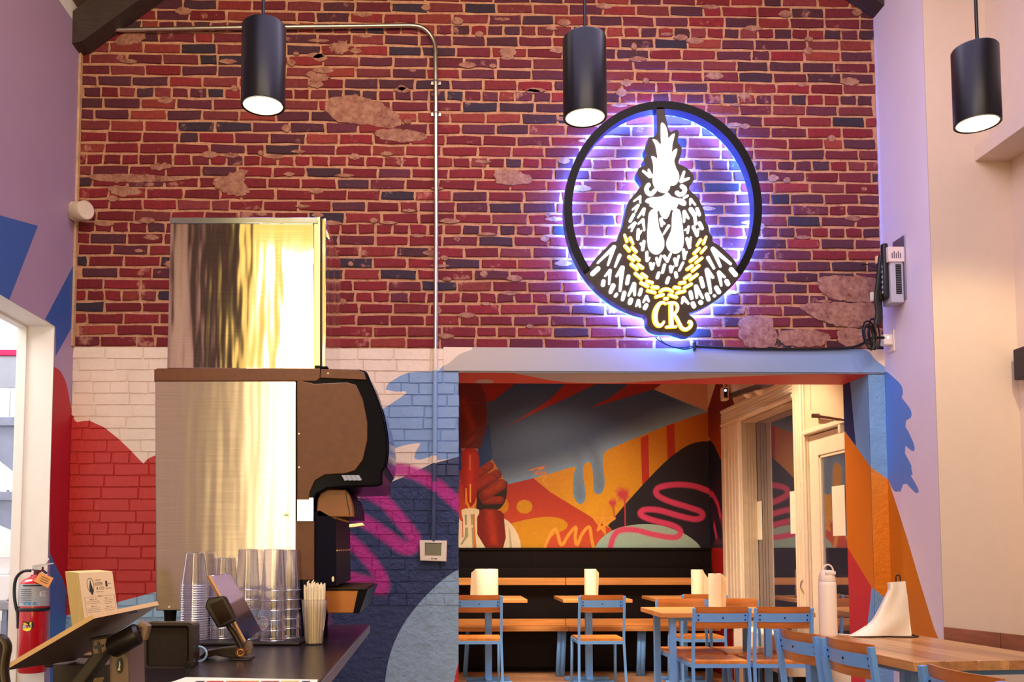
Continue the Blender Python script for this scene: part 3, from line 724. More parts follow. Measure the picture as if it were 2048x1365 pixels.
# ---- right wall of the alcove: window and door
Ywf = P(1484, 900, X=XR).y; Ywn = P(1592, 900, X=XR).y; zwt = P(1484, 842, X=XR).z; zws = P(1484, 1262, X=XR).z
Ydf = P(1612, 900, X=XR).y; Ydn = YW+.36; zdt = P(1609, 872, X=XR).z
def rx(pts): return conv(X=XR)(pts)
AW = Art((236, 206, 180))
AW.area(rx([(1434, 760), (1450, 760), (1463, 793), (1474, 822), (1444, 842), (1443, 930), (1428, 890), (1421, 883), (1415, 870), (1415, 820)]), lambda p: (lambda t: np.array(lin((186, 76, 20)))*(1-t)+np.array(lin((112, 14, 14)))*t)(np.clip((p[:, 1]-2.0)/.5, 0, 1)[:, None]))
AW.area(rx([(1412, 878), (1422, 883), (1428, 890), (1443, 922), (1460, 1000), (1460, 1098), (1412, 1095)]), (26, 30, 62))
AW.spray(rx([(1410, 985), (1426, 990), (1436, 1010), (1441, 1035)]), .05, (232, 66, 120), .015)
AW.spray(rx([(1428, 1050), (1433, 1075)]), .05, (232, 66, 110), .015)
AW.area(rx([(1412, 1095), (1460, 1098), (1470, 1400), (1412, 1400)]), (178, 26, 26))
bm = sheet('aw', [(YW+.33, zdt), (Ydf, zdt), (Ydf, 0), (Ywn, 0), (Ywn, zws-.24), (Ywn, zwt), (Ywf, zwt), (Ywf, 0), (YA, 0), (YA, ZA), (YW+.33, ZA)], AW, lambda u, v: Vector((XR, u, v)), grid=.2)
s_ = mbf(bm); T = .15
s_.box(XR+.002, XR+T, Ywf, YA+.1, 0, ZA, m=1); s_.box(XR+.002, XR+T, YW+.33, Ywf, zwt, ZA, m=1) if zwt > zdt else s_.box(XR+.002, XR+T, YW+.33, Ywf, zwt, ZA, m=1)
s_.box(XR+.002, XR+T, Ydf, Ywn, 0, zwt, m=1); s_.box(XR+.002, XR+T, YW+.33, Ydf, zdt, zwt+.0, m=1); s_.box(XR+.002, XR+T, Ywn, Ywf, 0, zws, m=1)
war = s_.build('wall_alcove_right', [PAINT, TRIMW], fix=False); tag(war, kind='structure')
# window
GL = clear('dark_window_glass', (.55, .5, .6), .35, .02)
wn = thing('window_1', None, None, (XR, (Ywf+Ywn)/2, zws)); tag(wn, kind='structure')
mb = MB(); mb.box(XR+.125, XR+.131, Ywn, Ywf, zws, zwt); mb.build('glass_pane', GL, wn)
def casing(y0, y1, z0, z1, vertical=True, x0=.012):
    m_ = MB(); m_.box(XR-x0, XR+.0, y0, y1, z0, z1, bev=.002)
    L = (y1-y0) if vertical else (z1-z0)
    for k, (a, b, d) in enumerate(((.08, .22, .012), (.30, .38, .006), (.46, .54, .006), (.62, .70, .006), (.82, .98, .010))):
        if vertical: m_.box(XR-x0-d, XR-x0+.002, y0+a*L, y0+b*L, z0, z1, bev=.002)
        else: m_.box(XR-x0-d, XR-x0+.002, y0, y1, z0+a*L, z0+b*L, bev=.002)
    return m_
Yco = P(1446, 900, X=XR).y
casing(Ywf, Yco, zws, zwt-.001).build('casing', TRIMW, wn)
casing(Ywn-.0, Yco, zwt, zwt+.17, False).build('casing', TRIMW, wn)
casing(Ydf+.0, Ywn, 0, ZA-.15).build('casing', TRIMW, wn)
mb = MB(); mb.box(XR+.002, XR+.122, Ywf-.012, Ywf-.002, zws, zwt, bev=.002)
for q in (.03, .055, .08): mb.box(XR+q, XR+q+.01, Ywf-.018, Ywf-.010, zws, zwt, bev=.002)
mb.box(XR+.005, XR+.12, Ywn, Ywf, zwt-.02, zwt-.004)
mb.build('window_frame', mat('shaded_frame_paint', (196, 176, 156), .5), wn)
# floating box sill under the window
mb = MB(); Xs = P(1577, 1340, Y=6.3).x
mb.box(Xs, XR-.002, 6.3, 7.45, P(1577, 1355, Y=6.3).z, P(1577, 1283, Y=6.3).z, bev=.004)
tag(mb.build('window_seat', TRIMW), 'cream painted box ledge under the alcove window', 'ledge')
mb = MB(); mb.box(Xs+.06, XR-.002, 6.34, 7.4, .0, P(1577, 1355, Y=6.3).z-.002); tag(mb.build('ledge_plinth', BLACKP), 'black recessed plinth below the cream window ledge', 'plinth')
# door
dr = thing('door_1', None, None, (XR+.03, (Ydf+Ydn)/2, 0)); tag(dr, kind='structure')
xd0, xd1 = XR+.02, XR+.065; st = P(1630, 900, X=XR).y; zg1 = P(1628, 912, X=XR).z; zg0 = .36
mb = MB(); mb.box(xd0, xd1, st, Ydf-.005, 0.01, zdt-.01, bev=.003); mb.box(xd0, xd1, Ydn, Ydn+.11, 0.01, zdt-.01, bev=.003)
mb.box(xd0, xd1, Ydn+.11, st, zg1, zdt-.01, bev=.003); mb.box(xd0, xd1, Ydn+.11, st, .01, zg0, bev=.003)
for (a, b, c_, d) in ((st-.02, st, zg0, zg1), (Ydn+.11, st, zg1-.02, zg1), (Ydn+.11, st, zg0, zg0+.02)): mb.box(xd0+.008, xd1-.005, a, b, c_, d, bev=.002)
dl = mb.build('door_leaf', TRIMW, dr)
mb = MB(); mb.box(xd0+.02, xd0+.026, Ydn+.11, st, zg0, zg1); mb.build('door_glass', GL, dr)
CHR = mat('worn_chrome', (190, 184, 176), .25, 1.0)
mb = MB(); yh = P(1620, 1160, X=xd0).y; q0 = P(1617, 1137, X=xd0); q1 = P(1617, 1192, X=xd0)
mb.box(xd0-.006, xd0+.001, yh-.022, yh+.012, q1.z-.02, q0.z, bev=.002)
hp = [Vector((xd0-.004, yh, P(1617, 1158, X=xd0).z)), Vector((xd0-.05, yh+.01, P(1617, 1162, X=xd0).z)), Vector((xd0-.062, yh+.015, P(1617, 1175, X=xd0).z)), Vector((xd0-.04, yh+.005, P(1617, 1188, X=xd0).z)), Vector((xd0-.01, yh, P(1617, 1197, X=xd0).z)), Vector((xd0-.004, yh, P(1617, 1201, X=xd0).z))]
mb.tube(cr([tuple(p) for p in hp], 4), .0065); mb.build('door_handle', CHR, dr)
mb = MB(); a_ = P(1624, 832, X=XR-.05); b_ = P(1690, 841, X=XR-.03)
mb.prism([a_+Vector((0, 0, .012)), a_-Vector((0, 0, .012)), b_-Vector((0, 0, .006)), b_+Vector((0, 0, .006))], (.012, 0, 0)); mb.box(XR-.05, XR, a_.y-.015, a_.y+.015, a_.z-.014, a_.z+.014, bev=.004)
mb.build('door_closer_arm', mat('bronze_closer', (104, 64, 46), .4, .6), dr)
mb = MB(); a_ = P(1680, 858, X=XR-.02); mb.box(XR-.03, XR, a_.y-.02, a_.y+.02, a_.z-.03, a_.z+.03, bev=.01); mb.build('door_sensor', TRIMW, dr)
mb = MB(); q = conv(X=XR)([(1609, 871), (1700, 843)]); mb.box(XR-.03, XR+.01, YW+.34, Ydf, zdt, zdt+.03, bev=.004); mb.build('door_head_moulding', TRIMW, dr)
yv = P(1620, 800, X=XR).y; mb = MB(); mb.box(XR-.006, XR, yv-.012, yv, P(1620, 820, X=XR).z, ZA-.2, bev=.002); mb.build('panel_moulding', TRIMW, dr)
PAPER = mat('white_paper', (250, 244, 228), .8, var=.03, scale=6, bump=.05)
def note(x0, x1, y0, y1, X, lab, th=.002):
    a = P(x0, y0, X=X); b = P(x1, y1, X=X); m_ = MB()
    m_.box(X-th, X, min(a.y, b.y), max(a.y, b.y), min(a.z, b.z), max(a.z, b.z)); tag(m_.build('taped_notice', PAPER), lab, 'paper', 'papers taped inside door and window')
note(1664, 1692, 974, 1072, xd0+.018, 'white paper taped inside the glass of the alcove door')
note(1508, 1525, 1005, 1080, XR+.121, 'white paper taped at the far edge of the window')
note(1580, 1592, 984, 1068, XR+.121, 'white paper taped at the near edge of the window beside the casing')
# outdoors: night pavement, a parked car and a letter board
mb = MB(); mb.box(XR+.2, 14, 1, 16, -.3, -.15); tag(mb.build('floor_street', mat('asphalt', (30, 30, 36), .8)), kind='structure')
tag(MB().box(14, 14.2, 1, 18, -.2, 5).build('wall_street', mat('street_facade', (40, 26, 30), .9)), kind='structure')

# ================================================================== SIGN
YS, YB = 5.16, 5.235
sign = thing('rooster_sign', 'round black sign with glowing white rooster, gold chain and letters CR', 'sign', (P(1326, 640, Y=YS).x, YS, P(1326, 690, Y=YS).z))
SBLK = mat('sign_black_face', (20, 18, 20), .5, var=.1, spec=.15); SSIDE = mat('sign_blue_grey_return', (60, 84, 160), .4, var=.1)
EW = emis('sign_white_glow', (1, 1, 1), 2.4); EG = emis('sign_gold_glow', (1, .50, .03), 1.9); EB = emis('sign_back_light', (.08, .23, 1.0), 150)
EC = emis('sign_acrylic_edge', (.10, .60, 1.0), 2.2)
def sp(pts, Y=YS): return [P(x, y, Y=Y) for x, y in pts]
CX, CY, RX, RY, TH = 1326.3, 418, 198, 216, 16
def ell(rx, ry, a0=0, a1=360, n=72): return [(CX+rx*math.cos(math.radians(a0+(a1-a0)*k/n)), CY+ry*math.sin(math.radians(a0+(a1-a0)*k/n))) for k in range(n+1)]
zs = Z(1100, 180, 2.528)
right_side = zs([(575, 88), (590, 160), (608, 212), (640, 200), (653, 222), (645, 262), (665, 290), (662, 330), (650, 372), (682, 388), (716, 418), (729, 450), (712, 480), (703, 500), (722, 522), (748, 545), (762, 575), (776, 602), (785, 640), (786, 665), (801, 692), (806, 722), (822, 745), (824, 770), (852, 785), (892, 820), (932, 862), (955, 905)])
left_side = zs([(205, 888), (232, 850), (282, 800), (312, 770), (337, 765), (350, 730), (366, 690), (378, 640), (386, 600), (400, 560), (430, 525), (452, 495), (466, 468), (448, 440), (440, 420), (450, 395), (480, 380), (474, 350), (490, 328), (480, 300), (494, 270), (500, 240), (530, 235), (541, 200), (538, 90)])
pl_low = zs([(478, 1138), (490, 1150), (493, 1185), (515, 1213), (558, 1226), (620, 1228), (648, 1236), (690, 1246), (722, 1236), (741, 1208), (742, 1182), (726, 1155), (703, 1136)])
def ang_of(p): return math.degrees(math.atan2((p[1]-CY)/RY, (p[0]-CX)/RX))
aR, aL = ang_of(right_side[-1]), ang_of(left_side[0]); b0, b1 = ang_of(pl_low[-1]), ang_of(pl_low[0])
if aL < 0: aL += 360
lowarc = ell(RX, RY, aR, b0, 16)+cr(pl_low[::-1], 3)+ell(RX, RY, b1, aL, 16)
body = cr(right_side, 3)+lowarc+cr(left_side, 3)
def annulus(mb, r0, r1, y0, y1, m, ms, a0, a1, n=60):
    """bent bar of the ring between two angles"""
    f = [[P(CX+(RX+d)*math.cos(math.radians(a)), CY+(RY+d)*math.sin(math.radians(a)), Y=YS) for d in (r0, r1)] for a in [a0+(a1-a0)*k/n for k in range(n+1)]]
    for k in range(n):
        (a, b), (c, d) = f[k], f[k+1]
        q = lambda v, y: Vector((v.x, y, v.z))
        mb.poly([q(a, y0), q(b, y0), q(d, y0), q(c, y0)], m); mb.poly([q(b, y0), q(b, y1), q(d, y1), q(d, y0)], ms); mb.poly([q(a, y0), q(c, y0), q(c, y1), q(a, y1)], ms); mb.poly([q(a, y1), q(c, y1), q(d, y1), q(b, y1)], ms)
mb = MB(); annulus(mb, -TH, 0, YS, YB, 0, 1, aL-2, 360+aR+2); bmesh.ops.remove_doubles(mb.bm, verts=mb.bm.verts, dist=1e-5)
mb.build('ring', [SBLK, SSIDE], sign)
mb = MB(); mb.prism(sp(body), (0, YB-YS, 0), 0, 1); mb.build('rooster_panel', [mat('sign_panel_face', (66, 58, 52), .45, var=.08, spec=.2), SSIDE], sign)  # panel lighter than the ring: bloom of the lit shapes put into its colour
mb = MB(); annulus(mb, -TH+2, -1, YB, YB+.014, 1, 0, aL-2, 360+aR+2); mb.prism([Vector((p.x, YB, p.z)) for p in sp(body)], (0, .014, 0), 1, 0); mb.build('back_light', [EC, EB], sign)
mb = MB(); annulus(mb, -TH*.8, -TH*.3, YB+.0145, YB+.02, 0, 0, aL-2, 360+aR+2, 40); mb.prism([Vector((sign.location.x+(p.x-sign.location.x)*.93, YB+.0145, P(1326, 460, Y=YS).z+(p.z-P(1326, 460, Y=YS).z)*.96)) for p in sp(body)], (0, .004, 0)); mb.build('led_strip', [EB], sign)
o1, o2, o3, o4, o5 = Z(1160, 220, 6.205), Z(1160, 440, 6.822), Z(1320, 440, 6.822), Z(1230, 560, 9.1), Z(1240, 340, 7.584)
def glow(name, polys, m, zz, d=.007):
    mb = MB()
    for p in polys: mb.prism(sp(zz(p)), (0, -d, 0))
    return mb.build(name, m, sign)
def C(*a): return capsule(*a)
def V(t, a, b, w): return [C(a[0], a[1], t[0], t[1], w*.55, w), C(b[0], b[1], t[0], t[1], w*.55, w)]
L2 = [V((462, 375), (240, 590), (380, 620), 52), [C(540, 490, 478, 640, 48, 30)], [C(170, 740, 245, 670, 62)], V((408, 697), (340, 770), (395, 880), 46), V((575, 660), (498, 770), (545, 970), 62), [C(318, 845, 312, 890, 56)], [C(450, 905, 415, 990, 66, 50)], [C(497, 1020, 482, 1042, 44)], [C(660, 775, 640, 870, 50)], [C(602, 1000, 580, 1090, 56, 46)], V((735, 880), (662, 1035), (745, 1030), 54), [C(832, 955, 812, 1022, 48)], [C(692, 1095, 680, 1135, 60)], V((795, 1108), (765, 1180), (817, 1190), 46), V((905, 1052), (863, 1125), (937, 1115), 46), [C(902, 1170, 884, 1205, 56)],
      V((748, 50), (672, 108), (700, 155), 40), [C(793, 140, 788, 262, 42), C(837, 155, 805, 205, 26)], [C(870, 300, 853, 410, 42), C(825, 325, 850, 365, 26)], [C(910, 447, 912, 560, 38), C(947, 522, 925, 562, 22)], [C(1043, 530, 1070, 620, 38), C(1102, 495, 1075, 612, 28)], [C(960, 600, 978, 670, 42), C(1005, 602, 985, 672, 32)], [C(1143, 500, 1188, 570, 36), C(1227, 480, 1190, 562, 32)], [C(1150, 618, 1123, 720, 38)], [C(1073, 730, 1052, 792, 44)], [C(1205, 798, 1182, 858, 46)]]
for f in L2: glow('feather', f, EW, o2)
L3 = [V((718, 400), (822, 640), (962, 605), 56), [C(652, 520, 735, 665, 48, 30)], V((638, 690), (690, 1000), (722, 790), 60), [C(555, 800, 585, 912, 50)], [C(968, 680, 1028, 752, 60)], V((800, 722), (834, 900), (880, 785), 50), [C(905, 840, 925, 878, 56)], [C(765, 930, 802, 990, 56)], [C(737, 1038, 744, 1042, 36)], V((488, 912), (500, 1065), (580, 1070), 52), [C(412, 990, 430, 1070, 48)], [C(635, 1022, 660, 1090, 52)], [C(548, 1128, 558, 1135, 56)], V((318, 1070), (298, 1140), (385, 1145), 50), [C(445, 1145, 462, 1182, 58)],
      [C(543, 55, 572, 120, 44)], [C(452, 100, 505, 215, 42), C(520, 132, 510, 205, 28)], [C(387, 95, 375, 180, 28), C(342, 140, 380, 120, 24)], [C(365, 260, 402, 380, 42), C(417, 245, 405, 352, 26)], [C(318, 412, 332, 530, 38), C(362, 442, 338, 505, 24)], [C(55, 500, 98, 570, 36), C(142, 468, 102, 562, 32)], [C(198, 538, 222, 620, 40), C(252, 498, 225, 602, 30)], [C(312, 590, 262, 690, 34)], [C(60, 618, 32, 720, 38)], [C(140, 642, 150, 712, 38), C(180, 642, 155, 702, 26)], [C(212, 728, 222, 780, 44)], [C(112, 798, 94, 860, 42)]]
for f in L3: glow('feather', f, EW, o3)
L5 = [V((302, 412), (208, 480), (306, 505), 38), V((272, 545), (188, 605), (233, 640), 42), V((362, 600), (272, 725), (355, 690), 48), [C(205, 682, 153, 780, 46)], V((215, 812), (130, 880), (175, 935), 38), V((345, 762), (275, 822), (368, 920), 44), [C(620, 752, 632, 852, 52, 34), C(672, 820, 640, 790, 28)], [C(735, 855, 658, 978, 44, 26)], V((1068, 452), (1060, 532), (1140, 535), 40), [C(1165, 592, 1202, 685, 46)], V((972, 640), (970, 792), (1037, 740), 52), [C(1070, 602, 1130, 690, 64), C(1130, 690, 1146, 822, 44)], [C(1202, 812, 1242, 892, 52)],
      [C(348, 22, 452, 105, 30, 46), C(432, 5, 470, 100, 30, 46)], [C(968, 38, 925, 172, 36, 52), C(1038, 135, 925, 180, 34, 44)], [C(970, 428, 1020, 398, 36)]]
for f in L5: glow('feather', f, EW, o5)
def rib5(pts, w): return ribbon(cr(pts, 4), w)
glow('eye', [rib5([(430, 230), (398, 290), (420, 350), (470, 372), (525, 318)], 31), C(430, 232, 431, 240, 60), C(524, 320, 520, 322, 58)], EW, o5)
glow('eye', [rib5([(935, 252), (980, 292), (965, 352), (905, 380), (858, 348)], 31), C(935, 254, 938, 258, 60), C(860, 350, 862, 350, 58)], EW, o5)
glow('comb', [cr([(1005, 170), (1040, 180), (1070, 230), (1085, 300), (1092, 360), (1130, 320), (1170, 300), (1160, 365), (1142, 440), (1138, 535), (1165, 503), (1202, 490), (1190, 560), (1165, 640), (1190, 730), (1220, 790), (1225, 850), (1208, 905), (1170, 938), (1120, 945), (1108, 985), (1080, 1020), (1040, 1032), (980, 1015), (930, 970), (905, 910), (900, 850), (910, 760), (905, 660), (885, 582), (920, 588), (960, 610), (950, 520), (930, 430), (900, 370), (950, 385), (1003, 438), (1000, 300)], 3, True)], EW, o1)
glow('beak', [cr([(385, 490), (400, 450), (470, 425), (600, 415), (660, 390), (700, 350), (735, 360), (780, 410), (860, 435), (950, 452), (1000, 500), (985, 545), (940, 540), (885, 518), (860, 570), (810, 610), (770, 608), (745, 680), (710, 740), (670, 740), (620, 690), (590, 618), (560, 630), (500, 580), (445, 545), (450, 518)], 3, True)], EW, o5)
for w_ in ([(490, 605), (540, 612), (560, 650), (575, 780), (590, 890), (632, 980), (665, 1080), (660, 1190), (605, 1265), (540, 1285), (470, 1250), (425, 1170), (412, 1000), (425, 800), (440, 660)], [(850, 595), (900, 620), (922, 700), (950, 900), (962, 1050), (950, 1170), (900, 1250), (830, 1272), (760, 1240), (712, 1180), (705, 1090), (742, 1000), (780, 900), (787, 740), (802, 630)]):
    glow('wattle', [cr(w_, 3, True)], EW, o5)
GREY = mat('sign_engraved_line', (150, 150, 150), .5)
for l_ in ([(485, 965), (480, 1080), (512, 1175)], [(855, 925), (835, 990), (803, 1075)], [(895, 1130), (855, 1195)], [(580, 115), (583, 170), (592, 210)], [(820, 120), (800, 160)]):
    mb = MB(); mb.prism(sp(o5(ribbon(l_, 2.6))), (0, -.008, 0)); mb.build('engraved_line', GREY, sign)
EGC = emis('sign_gold_core', (1, .96, .80), 2.2)
def shr(l_, k=.62):
    x0, y0, x1, y1, w = l_[:5]; w1 = l_[5] if len(l_) > 5 else w
    return C(x0, y0, x1, y1, w*k, w1*k)
def two(name, outer, inner, zz, d):
    mb = MB()
    for p in outer: mb.prism(sp(zz(p)), (0, -d, 0))
    for p in inner: mb.prism(sp(zz(p)), (0, -d-.003, 0), 1, 0)
    mb.build(name, [EG, EGC], sign)
def chain(lst, zz):
    for l_ in lst: two('chain_link', [C(*l_)], [shr(l_)], zz, .009)
chain([(605, 212, 637, 300, 36, 46), (682, 255, 722, 335, 50, 36), (612, 362, 668, 428, 50), (708, 382, 762, 440, 50), (665, 512, 728, 558, 52), (728, 492, 802, 556, 50), (697, 612, 775, 678, 52), (788, 618, 848, 660, 54), (752, 738, 835, 808, 50), (845, 748, 900, 788, 56), (830, 866, 920, 912, 52), (912, 846, 978, 864, 54)], o2)
chain([(625, 238, 590, 328, 36, 46), (548, 282, 502, 352, 52, 38), (620, 382, 560, 452, 44), (528, 398, 462, 462, 50), (490, 508, 412, 568, 52), (566, 528, 486, 590, 46), (432, 632, 368, 678, 52), (526, 632, 440, 700, 50), (402, 760, 338, 802, 54), (500, 752, 410, 820, 50), (332, 860, 268, 870, 54), (422, 882, 330, 932, 50)], o3)
chain([(590, 205, 720, 240, 66), (675, 142, 770, 148, 74), (1078, 148, 1165, 158, 74), (1125, 248, 1262, 212, 66), (740, 318, 870, 278, 68), (982, 282, 1112, 325, 66), (902, 350, 945, 350, 66)], o4)
arc_ = [(815, 225), (865, 188), (930, 178), (990, 192), (1038, 228)]; two('chain_link', [rib5(arc_, 34), C(818, 222, 820, 222, 66), C(1036, 226, 1038, 226, 66)], [rib5(arc_, 20)], o4, .009)
def letter(k):
    def parts(k):
        Wd = lambda v: [a[0]*k for a in cr([(q, 0) for q in v], 4)]
        if which == 'C': return [ribbon(cr([(925, 445), (880, 425), (830, 428), (775, 480), (728, 590), (718, 700), (738, 790), (785, 840), (840, 830), (885, 775)], 4), Wd((14, 26, 34, 44, 52, 52, 48, 42, 34, 22))), C(912, 452, 915, 452, 40*k), C(880, 778, 884, 772, 48*k)]
        return [C(1010, 440, 1018, 850, 88*k), C(955, 425, 1040, 430, 50*k), C(930, 868, 1100, 862, 56*k), ribbon(cr([(1030, 425), (1090, 435), (1130, 490), (1120, 570), (1060, 640)], 4), 30*k), ribbon(cr([(1055, 630), (1110, 700), (1160, 800), (1210, 885), (1280, 912), (1345, 880), (1378, 820), (1362, 775), (1335, 775)], 4), 36*k), C(1335, 780, 1338, 780, 50*k)]
    which = k; two('letter', parts(1), parts(.66), o4, .011)
letter('C'); letter('R')

# sign cables along the head of the opening
BLK = mat('black_cable', (16, 16, 20), .45, var=.2)
def cable(name, px, Y, r, lab, cat='cable', group=None, n=5, m=None):
    pts = [P(x, y, Y=(Y if not isinstance(Y, (list, tuple)) else Y[i])) for i, (x, y) in enumerate(px)]
    mb = MB(); mb.tube(cr([tuple(p) for p in pts], n), r, 6); return tag(mb.build(name, m or BLK), lab, cat, group)
cable('sign_cable', [(1308, 668), (1314, 678), (1326, 686), (1342, 693), (1370, 699), (1393, 693)], YW-.03, .004, 'thin black wire hanging lower from the bottom of the rooster sign')
cable('sign_cable', [(1317, 670), (1324, 682), (1338, 691), (1360, 695), (1393, 692)], YW-.03, .0035, 'thin black wire hanging upper from the bottom of the rooster sign')
cable('power_cable', [(1388, 693), (1420, 695), (1480, 698), (1560, 699), (1640, 698.5), (1700, 696), (1724, 689)], YW-.026, .0085, 'thick black cable running along the top of the doorway head')
mb = MB(); q = P(1389, 692, Y=YW-.026); mb.box(q.x-.006, q.x+.006, q.y-.012, q.y+.022, q.z-.028, q.z+.024, bev=.003); tag(mb.build('cable_clip', BLK), 'small black cable clip below the sign', 'clip')

# ---- conduit
GAL = mat('galvanised_conduit', (214, 208, 190), .28, 1.0, var=.1); GALW = mat('painted_conduit_cream', (236, 222, 206), .4)
yc = YW-.032
cdt = thing('conduit', 'bent grey metal conduit running across and down the brick wall', 'conduit', tuple(P(872, 1085, Y=yc)))
pth = [(205, 60), (300, 58.5), (500, 55), (700, 52.5), (818, 51)]+[(838, 53), (852, 60), (863, 72), (869, 86), (871, 104)]+[(871.5, 200), (872, 450), (871, 698)]
pts = [tuple(P(x, y, Y=yc)) for x, y in pth]; pts[0] = tuple(P(214, 60, Y=yc))
pc = pts[:4]+cr(pts[4:10], 5)+pts[10:]
mb = MB(); mb.tube(pc, .0135, 12); mb.build('conduit_pipe', GAL, cdt)
def seg(y0, y1, m, x0=871, x1=870):
    mb = MB(); mb.tube([P(x0, y0, Y=yc), P(x1, y1, Y=yc)], .0137, 12); mb.build('painted_section', m, cdt)
seg(698, 742, GALW, 871, 870.5); seg(742, 912, mat('conduit_blue', (136, 170, 216), .4), 870.5, 869.5); seg(912, 927, GALW, 869.5, 869.3); seg(927, 964, mat('conduit_navy', (58, 74, 112), .4), 869.3, 869); seg(964, 984, mat('conduit_magenta', (176, 52, 150), .4), 869, 868.6); seg(984, 1084, mat('conduit_navy', (58, 74, 112), .4), 868.6, 867)
for yy in (163, 226):
    q = P(872, yy, Y=yc); mb = MB(); mb.box(q.x-.03, q.x+.03, YW-.014, YW-.010, q.z-.010, q.z+.010, bev=.001); mb.tube([(q.x-.0145, yc+.02, q.z), (q.x-.0145, yc, q.z), (q.x, yc-.0155, q.z), (q.x+.0145, yc, q.z), (q.x+.0145, yc+.02, q.z)], .004, 6); mb.build('pipe_strap', GAL, cdt)
# ---- thermostat
q = P(867, 1102, Y=YW-.03); th = thing('thermostat', 'white wall thermostat with grey screen at the foot of the conduit', 'thermostat', (q.x, YW-.02, q.z-.062))
a = sp([(839, 1081), (894, 1082), (893, 1124), (840, 1122)], YW-.045)
mb = MB(); mb.prism(cr([tuple(v) for v in a], 1, True), (0, .035, 0), bev=.006); mb.build('thermostat_case', mat('warm_white_plastic', (244, 232, 214), .35, var=.02), th)
mb = MB(); mb.prism(sp([(851, 1087), (883, 1088), (882, 1112), (852, 1111)], YW-.0465), (0, .003, 0)); mb.build('screen', mat('thermostat_lcd', (104, 110, 104), .2, coat=.5), th)
mb = MB(); mb.prism(sp([(850, 1086), (884, 1087), (884, 1088.4), (850, 1087.4)], YW-.047), (0, .003, 0)); mb.prism(sp([(850, 1086), (851.3, 1086), (851.3, 1112), (850, 1112)], YW-.047), (0, .003, 0)); mb.build('screen_rim', mat('dark_grey_plastic', (60, 60, 62), .4), th)
mb = MB(); q2 = P(864, 1118, Y=YW-.0465); mb.cyl(q2, q2+Vector((0, .003, 0)), .0042, seg=12); mb.prism(sp([(868, 1117.2), (874, 1117.4), (874, 1119.2), (868, 1119)], YW-.0465), (0, .003, 0)); mb.build('maker_mark', mat('dark_grey_plastic', (60, 60, 62), .4), th)
# ---- sensor cup high on the left corner
q = P(161, 428, Y=YW-.09); sr = thing('alarm_sounder', 'small white cylindrical device mounted high in the left corner of the brick wall', 'alarm', (q.x, q.y, q.z-.07))
wp = mat('aged_white_plastic', (222, 206, 186), .4, var=.08)
ax = Vector((.62, -.45, -.10)).normalized(); c0 = P(150, 424, Y=YW-.07); c1 = c0+ax*.115
mb = MB(); mb.tube([c0, c0+ax*.012, c0+ax*.012, c1-ax*.008, c1], [.05, .056, .052, .056, .05], 24); mb.build('housing', wp, sr)
mb = MB(); mb.box(XL, XL+.03, c0.y-.035, c0.y+.035, c0.z-.04, c0.z+.05, bev=.006); mb.build('bracket', wp, sr)

# ---- electrical / network box on the pier side, with adapter cables
Xp = XR
q = P(1790, 560, X=Xp-.02); bx = thing('network_box', 'light grey slotted network box with two black units on the right pier', 'electrical box', (Xp-.05, q.y, P(1790, 612, X=Xp-.05).z))
LG = mat('light_grey_box', (186, 186, 206), .45, var=.03); DK = mat('black_device', (22, 22, 28), .35, var=.2)
def yx(x, X): return P(x, 560, X=X).y
yn0, yf0 = yx(1812, Xp-.004), yx(1763, Xp-.09)
z0b, z1b = P(1800, 610, X=Xp-.01).z, P(1812, 468, X=Xp-.004).z
mb = MB(); mb.box(Xp-.008, Xp-.001, yn0, yf0+.02, z0b+.02, z1b, bev=.002); mb.build('back_plate', mat('galvanised_plate', (150, 150, 176), .35, .8), bx)
zt = P(1795, 500, X=Xp-.06).z
mb = MB(); mb.box(Xp-.085, Xp-.008, yn0+.015, yf0+.01, z0b, zt, bev=.008); mb.build('box_body', LG, bx)
for k in range(17):
    zz = z0b+.05+k*(zt-z0b-.12)/17; mb = MB(); mb.box(Xp-.055, Xp-.022, yn0+.0135, yn0+.018, zz, zz+.008); mb.build('vent_slot', mat('slot_black', (14, 12, 16), .8), bx)
for i, (f0, f1, zz0, zz1) in enumerate(((.12, .46, .03, .06), (.56, .92, .03, .0))):
    y0 = yn0+.015+(yf0-yn0)*f0; y1 = yn0+.015+(yf0-yn0)*f1
    mb = MB(); mb.box(Xp-.118, Xp-.083, y0, y1, z0b+zz0, zt+zz1, bev=.012); d_ = mb.build('power_unit', DK, bx)
    mb = MB(); mb.box(Xp-.1195, Xp-.1175, y0+.012, y0+.018, z0b+.06, zt-.02); mb.build('edge_light_line', mat('unit_edge_blue', (90, 110, 190), .3), d_)
    for k in range(6):
        zz = z0b+.06+k*.03; mb = MB(); mb.box(Xp-.1205, Xp-.1175, (y0+y1)/2-.008, (y0+y1)/2+.006, zz, zz+.014, bev=.001); mb.build('print_mark', mat('pale_print', (190, 190, 200), .5), d_)
mb = MB(); a = P(1806, 486, X=Xp-.05); mb.box(Xp-.10, Xp-.006, yn0+.005, yn0+.075, P(1806, 516, X=Xp-.05).z, P(1806, 485, X=Xp-.05).z, bev=.002); lb_ = mb.build('paper_label', mat('white_label_paper', (232, 214, 214), .6), bx)
for k in range(5): 
    mb = MB(); za = P(1806, 516, X=Xp-.05).z; mb.box(Xp-.08+k*.012, Xp-.075+k*.012, yn0+.003, yn0+.006, za+.02, za+.05+.01*(k % 2)); mb.build('label_print', mat('label_ink', (110, 90, 110), .6), lb_)
r2 = random.Random(5)
